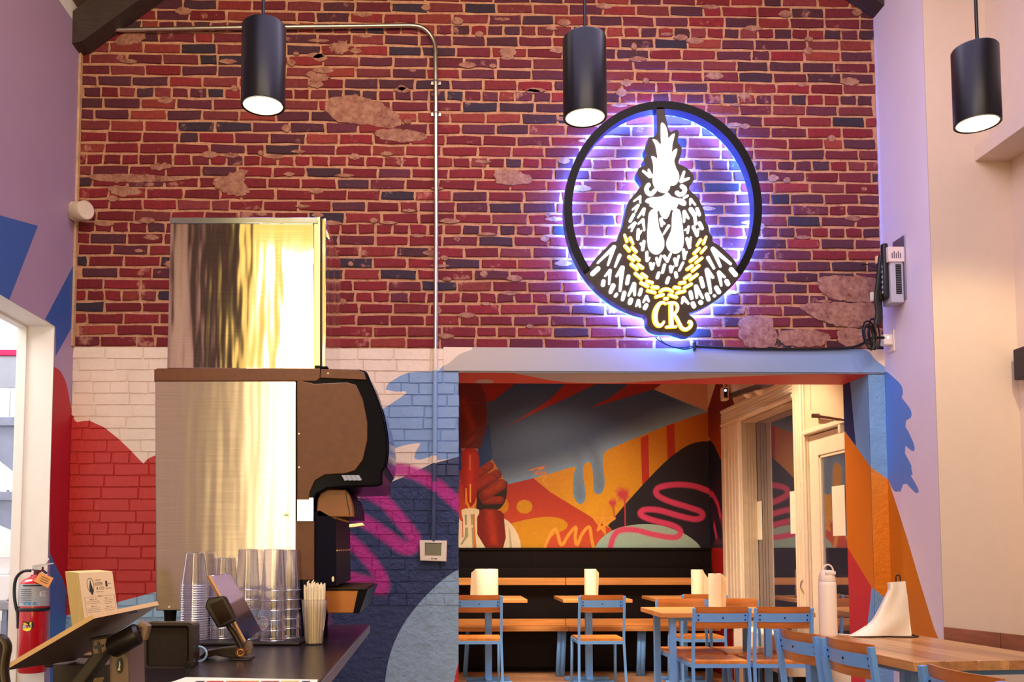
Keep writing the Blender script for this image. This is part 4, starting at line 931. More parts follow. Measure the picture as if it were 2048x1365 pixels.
for k in range(5):
    px = [(1760+k*2.2, 512+r2.uniform(-14, 8)), (1755+k*2.4, 560), (1751+k*2.4, 600), (1754+k*2, 626), (1750+k*1.8, 650)]
    cable('adapter_cable', px, [5.04+k*.024]*5, .0095, 'black adapter cable bundled beside the grey network box', 'cable', 'adapter cables bundled beside the network box')
for k in range(5):
    cxp, cyp = 1742+r2.uniform(-6, 8), 672+r2.uniform(-5, 5); ra = 9+r2.uniform(-2, 5); rb2 = 24+r2.uniform(-6, 6)
    pl = [(cxp+ra*math.cos(t)+(4*math.sin(t)), cyp+rb2*math.sin(t)) for t in [2*math.pi*i/14 for i in range(15)]]
    cable('looped_cable', pl, 5.17-.008*k, .005, 'black cable loop hanging over the right end of the doorway head', 'cable', 'cable loops hanging under the network box', 2)
cable('plug_cable', [(1724, 689), (1740, 678), (1756, 676), (1768, 676)], [5.26, 5.2, 5.14, 5.1], .008, 'short black plug lead entering the white wall outlet')
cable('loose_wire', [(1722, 530), (1738, 530), (1752, 536)], [5.28, 5.22, 5.1], .003, 'thin loose black wire left of the network box')
mb = MB(); a = P(1754, 520, Y=5.06); mb.box(a.x-.007, a.x+.007, a.y-.01, a.y+.01, a.z-.022, a.z+.022, bev=.002); tag(mb.build('cable_tag', mat('orange_white_tag', (240, 190, 150), .5)), 'pale orange tag on the upper cable bundle', 'tag')
mb = MB(); a = P(1744, 594, Y=5.09); mb.box(a.x-.008, a.x+.008, a.y-.01, a.y+.01, a.z-.026, a.z+.026, bev=.002); tag(mb.build('cable_tag', mat('cream_tag', (236, 224, 200), .5)), 'cream tag on the lower cable bundle', 'tag')
ot = thing('wall_outlet', 'white wall outlet with plugged adapter below the network box', 'outlet', (Xp-.01, P(1783, 685, X=Xp).y, P(1783, 706, X=Xp).z))
mb = MB(); ya, yb = P(1790, 685, X=Xp).y, P(1772, 685, X=Xp).y; mb.box(Xp-.007, Xp-.001, ya, ya+.078, P(1789, 702, X=Xp).z, P(1789, 659, X=Xp).z, bev=.002); mb.build('cover_plate', mat('outlet_white', (238, 226, 226), .35), ot)
mb = MB(); mb.box(Xp-.06, Xp-.006, ya+.012, ya+.062, P(1782, 688, X=Xp-.03).z, P(1782, 666, X=Xp-.03).z, bev=.006); ad = mb.build('plug_adapter', mat('outlet_white', (238, 226, 226), .35), ot)
mb = MB(); a = P(1780, 674, X=Xp-.03); mb.cyl((Xp-.035, ya+.0125, a.z), (Xp-.035, ya+.010, a.z), .006, seg=12); mb.build('indicator_lamp', emis('indicator_white', (1, 1, 1), 3), ad)
o2_ = thing('floor_outlet', 'white wall outlet under the front dining table', 'outlet', (Xp-.01, P(1806, 1345, X=Xp).y, P(1806, 1375, X=Xp).z))
mb = MB(); ya = P(1818, 1345, X=Xp).y; yb = P(1797, 1345, X=Xp).y; za, zb_ = P(1806, 1380, X=Xp).z, P(1806, 1331, X=Xp).z
mb.box(Xp-.007, Xp-.001, ya, yb, za, zb_, bev=.002); mb.build('cover_plate', mat('outlet_white', (238, 226, 226), .35), o2_)
for k in (0, 1): mb = MB(); mb.cyl((Xp-.011, (ya+yb)/2, za+.035+k*.045), (Xp-.006, (ya+yb)/2, za+.035+k*.045), .016, seg=16); mb.build('socket', mat('outlet_shadow', (200, 188, 190), .4), o2_)
mb = MB(); a, b = P(2040, 700, X=XW-.02), P(2040, 762, X=XW-.02); mb.box(XW-.06, XW-.001, a.y-.1, a.y+.0, b.z, a.z, bev=.006); tag(mb.build('wall_speaker', mat('dark_purple_plastic', (34, 22, 40), .5)), 'small dark box fixed to the wall at the far right', 'box')

# ================================================================== PENDANTS
BP = mat('black_powder_coat', (17, 17, 26), .36, var=.1, scale=60, spec=.3); REF = mat('bright_reflector', (250, 236, 200), .25, .9)
def pendant(xc, ytop, ybot, lab, Yp=2.97):
    top = P(xc, ytop, Y=Yp); bot = P(xc, ybot, Y=Yp); R = .074
    t = thing('pendant_lamp', lab, 'lamp', tuple(bot), 0, 'black cylinder pendant lamps'); h_ = top.z-bot.z
    mb = MB(); mb.lathe([(R-.006, .001), (R, 0.0), (R, h_-.006), (R-.004, h_), (.012, h_+.002), (.012, h_+.02), (.0005, h_+.021)], bot, 40, closed=True); mb.build('lamp_shade', BP, t)
    mb = MB(); mb.lathe([(R-.0065, .0008), (R-.009, .006), (R-.016, .03), (.030, .075), (.028, .078)], bot, 32, closed=True); mb.build('reflector', emis('reflector_glow', (1, .86, .60), 1.15), t)
    mb = MB(); mb.lathe([(R-.001, -.001), (R, -.0005), (R-.001, .0015), (R-.008, .0015), (R-.0085, .0), (R-.007, -.001)], bot, 40, closed=True); mb.build('rim', mat('dark_rim', (40, 36, 36), .3, .5), t)
    mb = MB(); mb.cyl(bot+Vector((0, 0, .072)), bot+Vector((0, 0, .079)), .029, seg=20); mb.build('led_lens', emis('led_lens', (1, .93, .78), 9), t)
    mb = MB(); mb.cyl(top+Vector((0, 0, .02)), Vector((top.x, top.y, 6.05-abs(top.x-ridge)*.69)), .0058, seg=10); mb.build('stem', BP, t)
    spot('pendant_beam', (bot.x, bot.y, bot.z+.066), (bot.x, bot.y, 0), 34, (1, .82, .56), 96, .5, .028)
pendant(526, 52, 212, 'black cylinder pendant lamp on the left, above the steel ice bin')
pendant(1170, 76, 236, 'black cylinder pendant lamp in the middle, beside the rooster sign')
pendant(1955, 98, 248, 'black cylinder pendant lamp on the right, in front of the pale pier')

# ================================================================== COUNTER AND DRINKS MACHINE
ZC, XCR, YCB = .85, -.302, 4.12
LAM = mat('black_counter_laminate', (30, 22, 30), .26, var=.15, scale=50, bump=.03)
ct = thing('service_counter', 'black topped service counter under the drinks machine', 'counter', (-.75, 2.5, 0))
mb = MB(); mb.prism([(XCR, 1.15, ZC-.04), (-.93, 1.15, ZC-.04), (-.93, 2.98, ZC-.04), (-1.27, 2.98, ZC-.04), (-1.27, YCB, ZC-.04), (XCR, YCB, ZC-.04)], (0, 0, .04), bev=.003); mb.build('countertop', LAM, ct)
mb = MB(); mb.box(XCR, XCR+.003, 1.15, YCB, ZC-.036, ZC-.004); mb.build('lit_edge_strip', mat('counter_edge_lit', (96, 98, 116), .35), ct)  # grey strip: light on the counter's edge put into its colour
mb = MB(); mb.box(-.90, -.62, 1.25, 3.0, .08, ZC-.04); mb.box(-1.18, -.62, 3.02, YCB-.05, .08, ZC-.04); mb.build('cabinet_body', mat('dark_brown_cabinet', (70, 50, 48), .5), ct)
mb = MB(); mb.box(-.86, -.68, 1.35, 3.05, 0, .08); mb.box(-1.12, -.68, 3.05, YCB-.15, 0, .08); mb.build('plinth', BLACKP, ct)

YM, YM2 = 3.45, 4.08
def mp_(pts, Y=YM): return [P(x, y, Y=Y) for x, y in pts]
SST = steel('brushed_stainless', (232, 224, 224), .08, .24, 6, .9); SST2 = steel('satin_stainless', (208, 196, 198), .18, .2, 5, .5)
BRN = mat('brown_black_plastic', (96, 52, 34), .42, var=.18, scale=30, bump=.12); GLB = mat('gloss_black_plastic', (12, 11, 24), .2, spec=.05)
dm = thing('drinks_dispenser', 'tall stainless soda dispenser with black rounded hood on the counter', 'drink dispenser', (P(500, 1240, Y=YM).x, YM, ZC))
D = Vector((0, YM2-YM, 0))
mb = MB(); mb.prism(mp_([(310, 762), (592, 762), (592, 1222), (312, 1222)]), D, bev=.003); mb.build('body', SST2, dm)
mb = MB(); mb.prism(mp_([(308, 740), (314, 737), (640, 737), (640, 757), (632, 763), (308, 763)], YM-.006), (0, YM2-YM+.012, 0), bev=.003); mb.build('top_trim', BRN, dm)
hood = [(592, 758), (640, 737), (720, 739), (733, 744), (741, 760), (756, 795), (768, 835), (775, 875), (776, 905), (772, 935), (765, 944), (765, 970), (755, 974), (690, 976), (655, 979), (634, 990), (626, 1005), (626, 1024), (592, 1024)]
mb = MB()
hood = hood[:2]+cr(hood[2:10], 4)+hood[10:]
mb.prism(mp_(hood, YM-.001), (0, YM2-YM+.002, 0), bev=.008); hd = mb.build('hood', GLB, dm)
mb = MB(); mb.prism(mp_([(594, 760), (628, 768), (694, 765), (712, 770), (726, 800), (735, 845), (735, 880), (726, 920), (710, 942), (690, 948), (650, 950), (630, 962), (620, 984), (618, 1000), (594, 1000)], YM-.009), (0, .009, 0), bev=.003); mb.build('side_panel', BRN, hd)
mb = MB(); mb.prism(mp_([(642, 738), (716, 740), (728, 745), (733, 760), (640, 756)], YM-.010), (0, .012, 0), bev=.002); mb.build('hood_cap', mat('brown_black_plastic', (96, 52, 34)), hd)
# curved lit front of the hood, facing the room
fr = [(741, 760), (756, 795), (768, 835), (775, 875), (776, 905), (772, 935)]
mb = MB(); f0 = mp_(cr(fr, 3), YM+.01); 
mb.grid([[v+Vector((.004, 0, 0)) for v in f0], [v+Vector((.004, YM2-YM-.02, 0)) for v in f0]]); mb.build('front_graphic_panel', mat('graphic_blue_panel', (30, 50, 140), .15, var=.4, scale=8, spec=.3), hd)
for k in range(4):
    mb = MB(); x = 683+k*9; mb.prism(mp_([(x, 951), (x+8, 951), (x+14, 961), (x+6, 962)], YM-.0075), (0, .004, 0)); mb.build('vent_rib', mat('pale_rib', (150, 160, 190), .3), hd)
for (x, y) in ((598, 868), (598, 935), (656, 747)):
    mb = MB(); q = P(x, y, Y=YM-.011); mb.cyl(q, q+Vector((0, .004, 0)), .003, seg=10); mb.build('screw', CHR, hd)
mb = MB(); mb.prism(mp_([(592, 1043), (628, 1043), (628, 1160), (592, 1160)]), D); mb.build('lower_side', BRN, dm)
mb = MB(); mb.prism(mp_([(594, 996), (627, 996), (627, 1043), (594, 1043)], YM-.006), (0, YM2-YM+.0, 0), bev=.001); mb.build('steel_plate', SST, dm)
mb = MB(); mb.prism(mp_([(628, 1024), (640, 1022), (672, 1040), (673, 1172), (628, 1172)], YM+.03), (0, YM2-YM-.06, 0)); bs = mb.build('backsplash', mat('black_backsplash', (14, 13, 34), .4, spec=.05), dm)
mb = MB(); q = P(666, 1159, Y=YM+.028); mb.lathe([(.001, 0), (.006, 0), (.006, .002), (.001, .002)], (0, 0, 0), 12); mb.xf(Matrix.Translation(q) @ Matrix.Rotation(math.pi/2, 4, 'X') @ Matrix.Diagonal((.8, 1.8, 1, 1))); mb.build('maker_badge', CHR, bs)
mb = MB(); mb.prism(mp_([(592, 1160), (640, 1160), (640, 1226), (592, 1226)]), D); mb.build('base_side', GLB, dm)
mb = MB(); q = P(573, 1031, Y=YM-.004); mb.cyl(q, q+Vector((0, .006, 0)), .0125, seg=20); lk = mb.build('lock', CHR, dm)
mb = MB(); mb.box(q.x-.007, q.x+.007, q.y-.002, q.y+.001, q.z-.0015, q.z+.0015); mb.build('keyway', BLK, lk)
mb = MB(); q = P(338, 1215, Y=YM-.004); mb.cyl(q, q+Vector((0, .006, 0)), .004, seg=12); mb.build('screw', mat('white_screw', (230, 220, 210), .4), dm)
for (x, y) in ((325, YM+.03), (325, YM2-.06), (600, YM+.03), (600, YM2-.06)):
    a = P(x, 1230, Y=YM); zt_ = P(x, 1222, Y=YM).z; mb = MB(); mb.tube([(a.x+.02, y, zt_), (a.x+.02, y, zt_-.005), (a.x+.02, y, ZC)], [.026, .024, .017], 12); mb.build('foot', BLACKP, dm)
# valves in a row going away from the camera
for k in range(7):
    y = YM+.03+k*.083
    def vv(pts, dy=0): return [Vector((p.x, y+dy, p.z)) for p in mp_(pts)]
    mb = MB(); mb.prism(vv([(631, 1024), (633, 998), (640, 984), (652, 978), (690, 979), (698, 990), (704, 1010), (706, 1034), (631, 1034)]), (0, .055, 0), bev=.004); vb = mb.build('valve', mat('valve_brown', (138, 84, 50), .4, var=.12) if k == 0 else GLB, dm)
    mb = MB(); mb.prism(vv([(688, 981), (690, 981), (699, 1030), (697, 1030)], -.001), (0, .057, 0)); mb.build('seam', BLK, vb)
    mb = MB(); n0 = vv([(662, 1034)], .028)[0]; mb.tube([n0, n0-Vector((0, 0, .02)), n0-Vector((0, 0, .028))], [.014, .012, .008], 12); mb.build('nozzle', mat('gold_brass', (220, 170, 90), .3, .6), vb)
    lv = cr([tuple(v) for v in vv([(662, 1036), (661, 1042), (650, 1046), (648, 1056), (655, 1086), (672, 1102)])], 3)
    mb = MB(); mb.tube([(a, b+.008, c) for a, b, c in lv], .0021, 6); mb.tube([(a, b+.046, c) for a, b, c in lv], .0021, 6); e = lv[-1]; mb.tube([(e[0], e[1]+.008, e[2]), (e[0], e[1]+.046, e[2])], .0021, 6); mb.build('lever', mat('brass_wire', (224, 184, 110), .25, .8), vb)
mb = MB(); mb.prism(mp_([(698, 1048), (725, 1046), (730, 1052), (705, 1056), (697, 1056)], YM+.1), (0, .05, 0), bev=.002); mb.build('ice_lever', CHR, dm)
# drip tray
tr = [(646, 1181), (733, 1181), (717, 1227), (655, 1227)]
mb = MB(); mb.prism(mp_(tr, YM+.0), (0, YM2-YM-.03, 0), bev=.003); tyy = mb.build('drip_tray', mat('bronze_tray', (168, 104, 52), .3, .35, var=.08), dm)
mb = MB(); mb.prism(mp_([(716, 1181), (735, 1181), (718.5, 1227.5), (706, 1227.5)], YM-.002), (0, YM2-YM-.026, 0)); mb.prism(mp_([(644, 1179.5), (735, 1179.5), (735, 1182), (644, 1182)], YM-.003), (0, .012, 0)); mb.build('tray_end', GLB, tyy)
g0, g1 = P(652, 1181, Y=YM).x, P(730, 1181, Y=YM).x; zg = P(680, 1180, Y=YM).z
for k in range(14):
    yy = YM+.02+k*.042; mb = MB(); mb.box(g0, g1, yy, yy+.012, zg+.001, zg+.004); mb.build('grid_bar', mat('grid_brass_black', (60, 50, 30), .25, .7), tyy)
for k in range(7):
    xx = g0+.01+k*(g1-g0-.02)/6; mb = MB(); mb.box(xx, xx+.005, YM+.01, YM2-.04, zg+.0015, zg+.0035); mb.build('grid_bar', mat('grid_brass_black', (60, 50, 30)), tyy)
# ice bin on top
YI = YM+.02
ib = thing('ice_maker', 'tall stainless steel ice maker box standing on top of the drinks dispenser', 'ice maker', (P(490, 738, Y=YI).x, YI, P(490, 736, Y=YM).z))
zb0 = P(490, 737, Y=YM).z+.003
def top_(pts, Y=YI): 
    out = [P(x, y, Y=Y) for x, y in pts]
    for v in out: v.z = max(v.z, zb0)
    return out
mb = MB(); mb.prism(top_([(341, 447), (627, 447), (629, 740), (334, 740)]), (0, .56, 0), bev=.002); mb.build('side_panel', SST, ib)
mb = MB(); mb.prism(top_([(340, 435), (636, 435), (636, 447), (340, 447)], YI-.006), (0, .57, 0), bev=.002); mb.build('lid_edge', mat('polished_lid', (170, 180, 200), .18, 1.0), ib)
mb = MB(); mb.prism(top_([(628, 436), (640, 434), (640, 740), (628, 740)], YI-.001), (0, .55, 0), bev=.001); mb.build('corner_strip', steel('strip_steel', (240, 226, 180), .3, .1), ib)
mb = MB(); mb.prism(top_([(640, 438), (644, 438), (644, 740), (640, 740)], YI+.004), (0, .54, 0)); mb.build('shadow_gap', BLK, ib)
mb = MB(); mb.prism(top_([(644, 438), (651, 436), (652, 442), (651, 740), (644, 740)], YI+.0), (0, .55, 0), bev=.002); mb.build('door_panel', SST, ib)
mb = MB(); mb.prism([P(652, 455, Y=YI+.02), P(660, 478, Y=YI+.02), P(657, 479, Y=YI+.02), P(651, 470, Y=YI+.02)], (0, .03, 0)); mb.build('door_catch', CHR, ib)
mb = MB(); mb.box(P(629, 738, Y=YM).x, P(640, 738, Y=YM).x, YM+.005, YM+.03, zb0, P(640, 731, Y=YM).z); mb.box(P(641, 738, Y=YM).x, P(655, 738, Y=YM).x, YM+.005, YM+.2, zb0, P(640, 732, Y=YM).z, bev=.003); mb.build('mounting_foot', BLACKP, ib)

# ---- cups
CLR = clear('clear_cup_plastic', (.93, .93, .99), .30, .06)
tray = MB(); ty = 3.14
def onc(x, y, Y=None):
    q = P(x, y, Z=ZC); return q
c0 = P(395, 1290, Z=ZC); c1 = P(600, 1290, Z=ZC); yt = c0.y
tray.box(P(392, 1200, Y=yt).x, P(604, 1200, Y=yt).x, yt-.05, yt+.185, ZC, ZC+.012, bev=.005)
tag(tray.build('cup_tray', mat('black_rubber_tray', (20, 16, 20), .5)), 'black tray under the stacks of clear cups', 'tray')
zt0 = ZC+.012
RIM = clear('clear_cup_rim', (.95, .95, 1), 1.3, .15)
ORD = ['lowest', 'second lowest', 'third lowest', 'fourth lowest', 'fifth lowest', 'sixth lowest', 'seventh lowest']
def cup_mesh(rt, rb, hgt, cut=None, name='cup'):
    """an upside-down clear cup: mouth at z=0; nested ones only need their lower wall"""
    h1 = hgt if cut is None else cut; ra = rt+(rb-rt)*h1/hgt; mb = MB()
    mb.lathe([(rt+.0015, .0), (rt+.0022, .0015), (rt+.0015, .003), (rt, .004), (rt+(rb-rt)*.5*h1/hgt, h1*.5), (ra, h1)]+([(ra-.002, h1+.001), (ra-.006, h1-.002), (0.0005, h1-.002)] if cut is None else []), (0, 0, 0), 28, closed=True)
    mb.lathe([(rt+.0026, .0), (rt+.0034, .0016), (rt+.0026, .0032), (rt+.0018, .0016)], (0, 0, 0), 28, m=1, closed=True)
    return mb
def cup_stack(xc, ytop, rt, rb, hgt, pitch, Y, lab, grp, zbase=zt0, nmax=40):
    X = P(xc, 1280, Y=Y).x; ztop = P(xc, ytop, Y=Y).z; n = max(2, min(nmax, int(round((ztop-zbase-hgt)/pitch))+1)); pitch = (ztop-zbase-hgt)/(n-1)
    full = cup_mesh(rt, rb, hgt).build('cup', [CLR, RIM], local=True); full.location = (X, Y, zbase+pitch*(n-1))
    tag(full, 'topmost upturned clear cup of the '+lab, 'cup', grp)
    cut = cup_mesh(rt, rb, hgt, pitch+.012).build('cup', [CLR, RIM], local=True); cut.location = (X, Y, zbase); tag(cut, ('lowest clear cup of the ' if n < 9 else 'clear cup nested in the ')+lab, 'cup', grp)
    for k in range(1, n-1):
        c = cut.copy(); COL.objects.link(c); c.location = (X, Y, zbase+pitch*k)
        c['label'] = (ORD[k]+' clear cup of the ' if n < 9 else 'clear cup nested in the ')+lab
    return X, ztop
r_ = lambda px, Y: px/2/1800*Y
ys = yt+.03
X1, Z1 = cup_stack(388, 1107, .0495, .034, .12, .0085, ys+.05, 'ribbed stack left of the card reader', 'cups in the ribbed stack', ZC+.012)
XA, ZA1 = cup_stack(443, 1117, .044, .034, .145, .036, ys+.09, 'low stack behind the tilted display', 'cups in the low back stack')
XB, ZB1 = cup_stack(494, 1100, .0445, .035, .15, .036, ys+.06, 'tall stack beside the low one', 'cups in the tall middle stack')
XC, ZC1 = cup_stack(546, 1100, .0445, .035, .15, .036, ys+.0, 'front tall stack with printed round logo', 'cups in the printed front stack')
XD, ZD1 = cup_stack(575, 1101, .0445, .035, .15, .036, ys+.095, 'rear tall stack next to the straws', 'cups in the rear right stack')
mb = MB(); 
for (x, y, rr) in ((X1, ys+.05, .052),): mb.cyl((x, y, ZC), (x, y, zt0), rr, seg=28)
tag(mb.build('cup_mat', BLACKP), 'small black mat below the ribbed stack of cups', 'mat')
# upside-down round printed logo on cups
INK = mat('white_print_ink', (240, 238, 240), .5)
def text_mesh(s, size):
    cu = bpy.data.curves.new('t', 'FONT'); cu.body = s; cu.size = size; cu.align_x = 'CENTER'; cu.align_y = 'CENTER'
    o = bpy.data.objects.new('t', cu); COL.objects.link(o); dg = bpy.context.evaluated_depsgraph_get(); me = bpy.data.meshes.new_from_object(o.evaluated_get(dg))
    vs = [v.co.copy() for v in me.vertices]; fs = [tuple(p.vertices) for p in me.polygons]
    bpy.data.objects.remove(o); bpy.data.curves.remove(cu); bpy.data.meshes.remove(me); return vs, fs
def wrap_logo(X, Y, R, zc, a0, lab, grow=.0, rr=.022):
    mb = MB(); vs, fs = text_mesh('PEPSI', .0155)
    mpn = lambda u, v: Vector((X+(R)*math.sin(a0-u/R), Y-(R)*math.cos(a0-u/R), zc-v))
    V_ = [mb.bm.verts.new(mpn(v.x*1.15, v.y*1.5)) for v in vs]
    for f in fs:
        try: mb.bm.faces.new([V_[i] for i in f])
        except ValueError: pass
    for q in (rr, rr-.003):
        pass
    n = 32; A = [mb.bm.verts.new(mpn(rr*math.cos(2*math.pi*k/n), rr*math.sin(2*math.pi*k/n))) for k in range(n)]; B = [mb.bm.verts.new(mpn((rr-.0018)*math.cos(2*math.pi*k/n), (rr-.0018)*math.sin(2*math.pi*k/n))) for k in range(n)]
    for k in range(n): mb.bm.faces.new((A[k], A[(k+1) % n], B[(k+1) % n], B[k]))
    for s2 in (.0115, -.0115):
        L = math.sqrt(rr*rr-s2*s2); a_ = [mb.bm.verts.new(mpn(-L+2*L*k/8, s2)) for k in range(9)]; b_ = [mb.bm.verts.new(mpn(-L+2*L*k/8, s2+.0012)) for k in range(9)]
        for k in range(8): mb.bm.faces.new((a_[k], a_[k+1], b_[k+1], b_[k]))
    return tag(mb.build('printed_logo', INK), lab, 'print')
wrap_logo(XC, ys, .0412, P(552, 1184, Y=ys).z, .0, 'white round logo printed upside down on the front cup stack', rr=.026)
wrap_logo(XB, ys+.06, .0425, P(500, 1204, Y=ys).z, .2, 'white round logo half hidden behind the tilted display', rr=.024)
wrap_logo(XC, ys, .0462, P(526, 1245, Y=ys).z, -.75, 'white round logo low on the left of the front cup stack', rr=.024)

# ---- straws in a cup
qs = P(628, 1290, Z=ZC); YT = qs.y
sc_ = MB(); sc_.lathe([(.030, 0), (.0315, .002), (.0465, P(628, 1200, Y=YT).z-ZC), (.0485, P(628, 1199, Y=YT).z-ZC), (.0455, P(628, 1200, Y=YT).z-ZC-.001), (.030, .004), (.0005, .004)], (qs.x, YT, ZC), 32, closed=True)
tag(sc_.build('straw_cup', clear('very_clear_cup', (.98, .97, .96), .10, .04)), 'clear plastic cup holding paper-wrapped straws on the counter', 'cup')
SP = mat('straw_wrapper', (250, 238, 212), .75, var=.04, scale=60, bump=.15)
r3 = random.Random(11); sroot = None
zS = P(628, 1168, Y=YT).z
for k in range(30):
    a = k*2.399; rad = .004+.024*math.sqrt(k/30); dx, dy = rad*math.cos(a), rad*math.sin(a); dz = r3.uniform(-.012, .006)
    b0 = Vector((qs.x+dx, YT+dy, ZC+.006)); t0 = Vector((qs.x+dx*1.38, YT+dy*1.38, zS+dz)); mb = MB()
    mb.tube([b0, b0.lerp(t0, .9), t0], [.0042, .0046, .0030], 7)
    if k % 3 == 0: mb.tube([t0-Vector((0, 0, .004)), t0+Vector((r3.uniform(-.006, .006), 0, .006))], [.004, .0012], 5)
    tag(mb.build('straw', SP), 'paper-wrapped straw standing in the clear cup', 'straw', 'paper wrapped straws in the clear cup')

# ================================================================== CHAIRS AND TABLES
BLU = mat('light_blue_steel', (112, 172, 250), .35, var=.05, spec=.4)
WCH = wood('chair_ash', (206, 124, 58), 0, .33, .72); WSE = wood('seat_ash', (226, 142, 66), 1, .3, .72)
WTB = wood('tabletop_ash', (226, 158, 92), 0, .32, .78); WTB2 = wood('tabletop_walnut', (196, 142, 94), 0, .3, .6)
BOLT = mat('dark_bolt', (24, 26, 40), .4, .5)
def chair(label, x, y, rz, group, proto=None):
    if proto is None:
        t = thing('dining_chair', label, 'chair', (x, y, 0), rz, group); L = dict(local=True)
        w = .185; M0 = WM[t.name]; WM[t.name] = Matrix.Identity(4)
        def bx(name, m, *a, par=t, **k): mb = MB(); mb.box(*a, **k); return mb.build(name, m, par, local=True)
        for s in (-1, 1):
            mb = MB(); mb.prism([(s*w-.011, -.215, .44), (s*w+.011, -.215, .44), (s*w+.011, -.195, 0), (s*w-.011, -.195, 0)], (0, .025, 0)); 
            mb.bm.free(); mb = MB()
            mb.tube([(s*(w+.01), -.25, 0), (s*w, -.20, .42), (s*w, -.205, .50), (s*w, -.245, .80)], [.0165]*4, 4, flat=.8); mb.build('leg', BLU, t, local=True)
            mb = MB(); mb.tube([(s*(w+.005), .20, 0), (s*w, .175, .43)], [.015]*2, 4); mb.build('leg', BLU, t, local=True)
        mb = MB(); mb.box(-w, w, -.212, -.192, .405, .430); mb.box(-w, w, .165, .185, .405, .430); mb.box(-w-.01, -w+.01, -.20, .175, .405, .430); mb.box(w-.01, w+.01, -.20, .175, .405, .430); mb.build('seat_frame', BLU, t, local=True)
        n = 10; rows = []
        for j in range(9):
            v = j/8; yy = -.205+.40*v; rows.append([(-.19+.38*k/n, yy, .449-.010*math.sin(math.pi*k/n)*math.sin(math.pi*min(1, v*1.15)) + (-.006*((v-.85)/.15) if v > .85 else 0)) for k in range(n+1)])
        low_ = [[(a, b, c-.018) for a, b, c in r_] for r_ in rows]
        mb = MB(); mb.grid(rows); mb.grid(low_); 
        for e in (0, -1): mb.grid([rows[e], low_[e]], sm=False)
        for e in (0, -1): mb.grid([[r_[e] for r_ in rows], [r_[e] for r_ in low_]], sm=False)
        bmesh.ops.remove_doubles(mb.bm, verts=mb.bm.verts, dist=1e-5); mb.build('seat', WSE, t, local=True)
        def panel(z0, z1, th, dy, W, m, name, par):
            rows_ = []
            for z in (z0, z1):
                yb = -.205-.04*(z-.5)/.3+dy
                rows_.append([(-W+2*W*k/12, yb-.028*math.sin(math.pi*k/12), z) for k in range(13)])
            fr_ = [[(a, b+th, c) for a, b, c in r_] for r_ in rows_]
            mb = MB(); mb.grid(rows_); mb.grid(fr_); mb.grid([rows_[0], fr_[0]], sm=False); mb.grid([rows_[1], fr_[1]], sm=False)
            for e in (0, -1): mb.grid([[r_[e] for r_ in rows_], [r_[e] for r_ in fr_]], sm=False)
            bmesh.ops.remove_doubles(mb.bm, verts=mb.bm.verts, dist=1e-5); return mb.build(name, m, par, local=True)
        bk = panel(.665, .808, .011, .012, .176, WCH, 'backrest', t)
        stp = panel(.708, .765, .004, .0065, .180, BLU, 'back_strip', t)
        for (bxx, bz) in ((-.155, .722), (-.155, .751), (0, .7365), (.155, .722), (.155, .751)):
            yb = -.205-.04*(bz-.5)/.3+.0065-.028*math.sin(math.pi*(bxx+.18)/.36); mb = MB(); mb.cyl((bxx, yb-.003, bz), (bxx, yb+.001, bz), .0052, seg=10); mb.build('bolt', BOLT, stp, local=True)
        WM[t.name] = M0; return t
    c = copy_tree(proto); c.location = (x, y, 0); c.rotation_euler = (0, 0, rz); WM[c.name] = Matrix.Translation((x, y, 0)) @ Matrix.Rotation(rz, 4, 'Z')
    tag(c, label, 'chair', group); return c
def pos(px, ztop, ytop):   # floor position under a back's top edge seen at px
    return P(px, ytop, Z=ztop)
G1 = 'blue and wood dining chairs in the alcove'; G2 = 'blue and wood dining chairs at the front tables'
q = P(1204, 1193, Z=.80)
proto = chair('blue and wood chair in the alcove tucked in at the table left of the doorway middle', q.x, q.y+.245, 0, G1)
proto['label'] = 'blue and wood chair at the middle of the three small alcove tables'
q = P(958, 1193, Z=.80); chair('blue and wood chair at the leftmost small alcove table', q.x, q.y+.245, 0, G1, proto)
q = P(1444, 1217, Z=.80); chair('left of the two blue and wood chairs backing the larger alcove table', q.x, q.y+.245, .0, G1, proto)
q2 = P(1564, 1216, Z=.80); chair('right of the two blue and wood chairs backing the larger alcove table', q2.x, q.y+.235, -.03, G1, proto)
q = P(1361, 1200, Z=.80); chair('left of two chairs facing the camera across the larger alcove table', q.x, q.y-.245, math.pi, G1, proto)
q = P(1466, 1200, Z=.80); chair('right of two chairs facing the camera across the larger alcove table', q.x, q.y-.245, math.pi, G1, proto)
q = P(1408, 1191, Z=.80); chair('blue and wood chair by the small alcove table nearest the window', q.x, q.y+.245, .02, G1, proto)
aF = -math.pi/2-.09
def side_chair(xa, ya, xb, yb, lab):
    a, b = Vector((xa, ya, 0)), Vector((xb, yb, 0)); m = (a+b)/2; d = (b-a); ang = math.atan2(d.y, d.x); rz = ang+math.pi
    rz = ang if math.cos(ang+math.pi/2) > 0 else ang+math.pi
    n = Vector((-math.sin(rz), math.cos(rz), 0)); c = m+n*.245; return chair(lab, c.x, c.y, rz, G2, proto)
side_chair(1.66, 4.41, 1.70, 4.00, 'farther of the two blue and wood chairs along the front table')
side_chair(1.702, 3.985, 1.742, 3.575, 'nearer of the two blue and wood chairs along the front table')
side_chair(1.642, 3.06, 1.682, 2.65, 'blue and wood chair cut off by the bottom edge of the view at right')

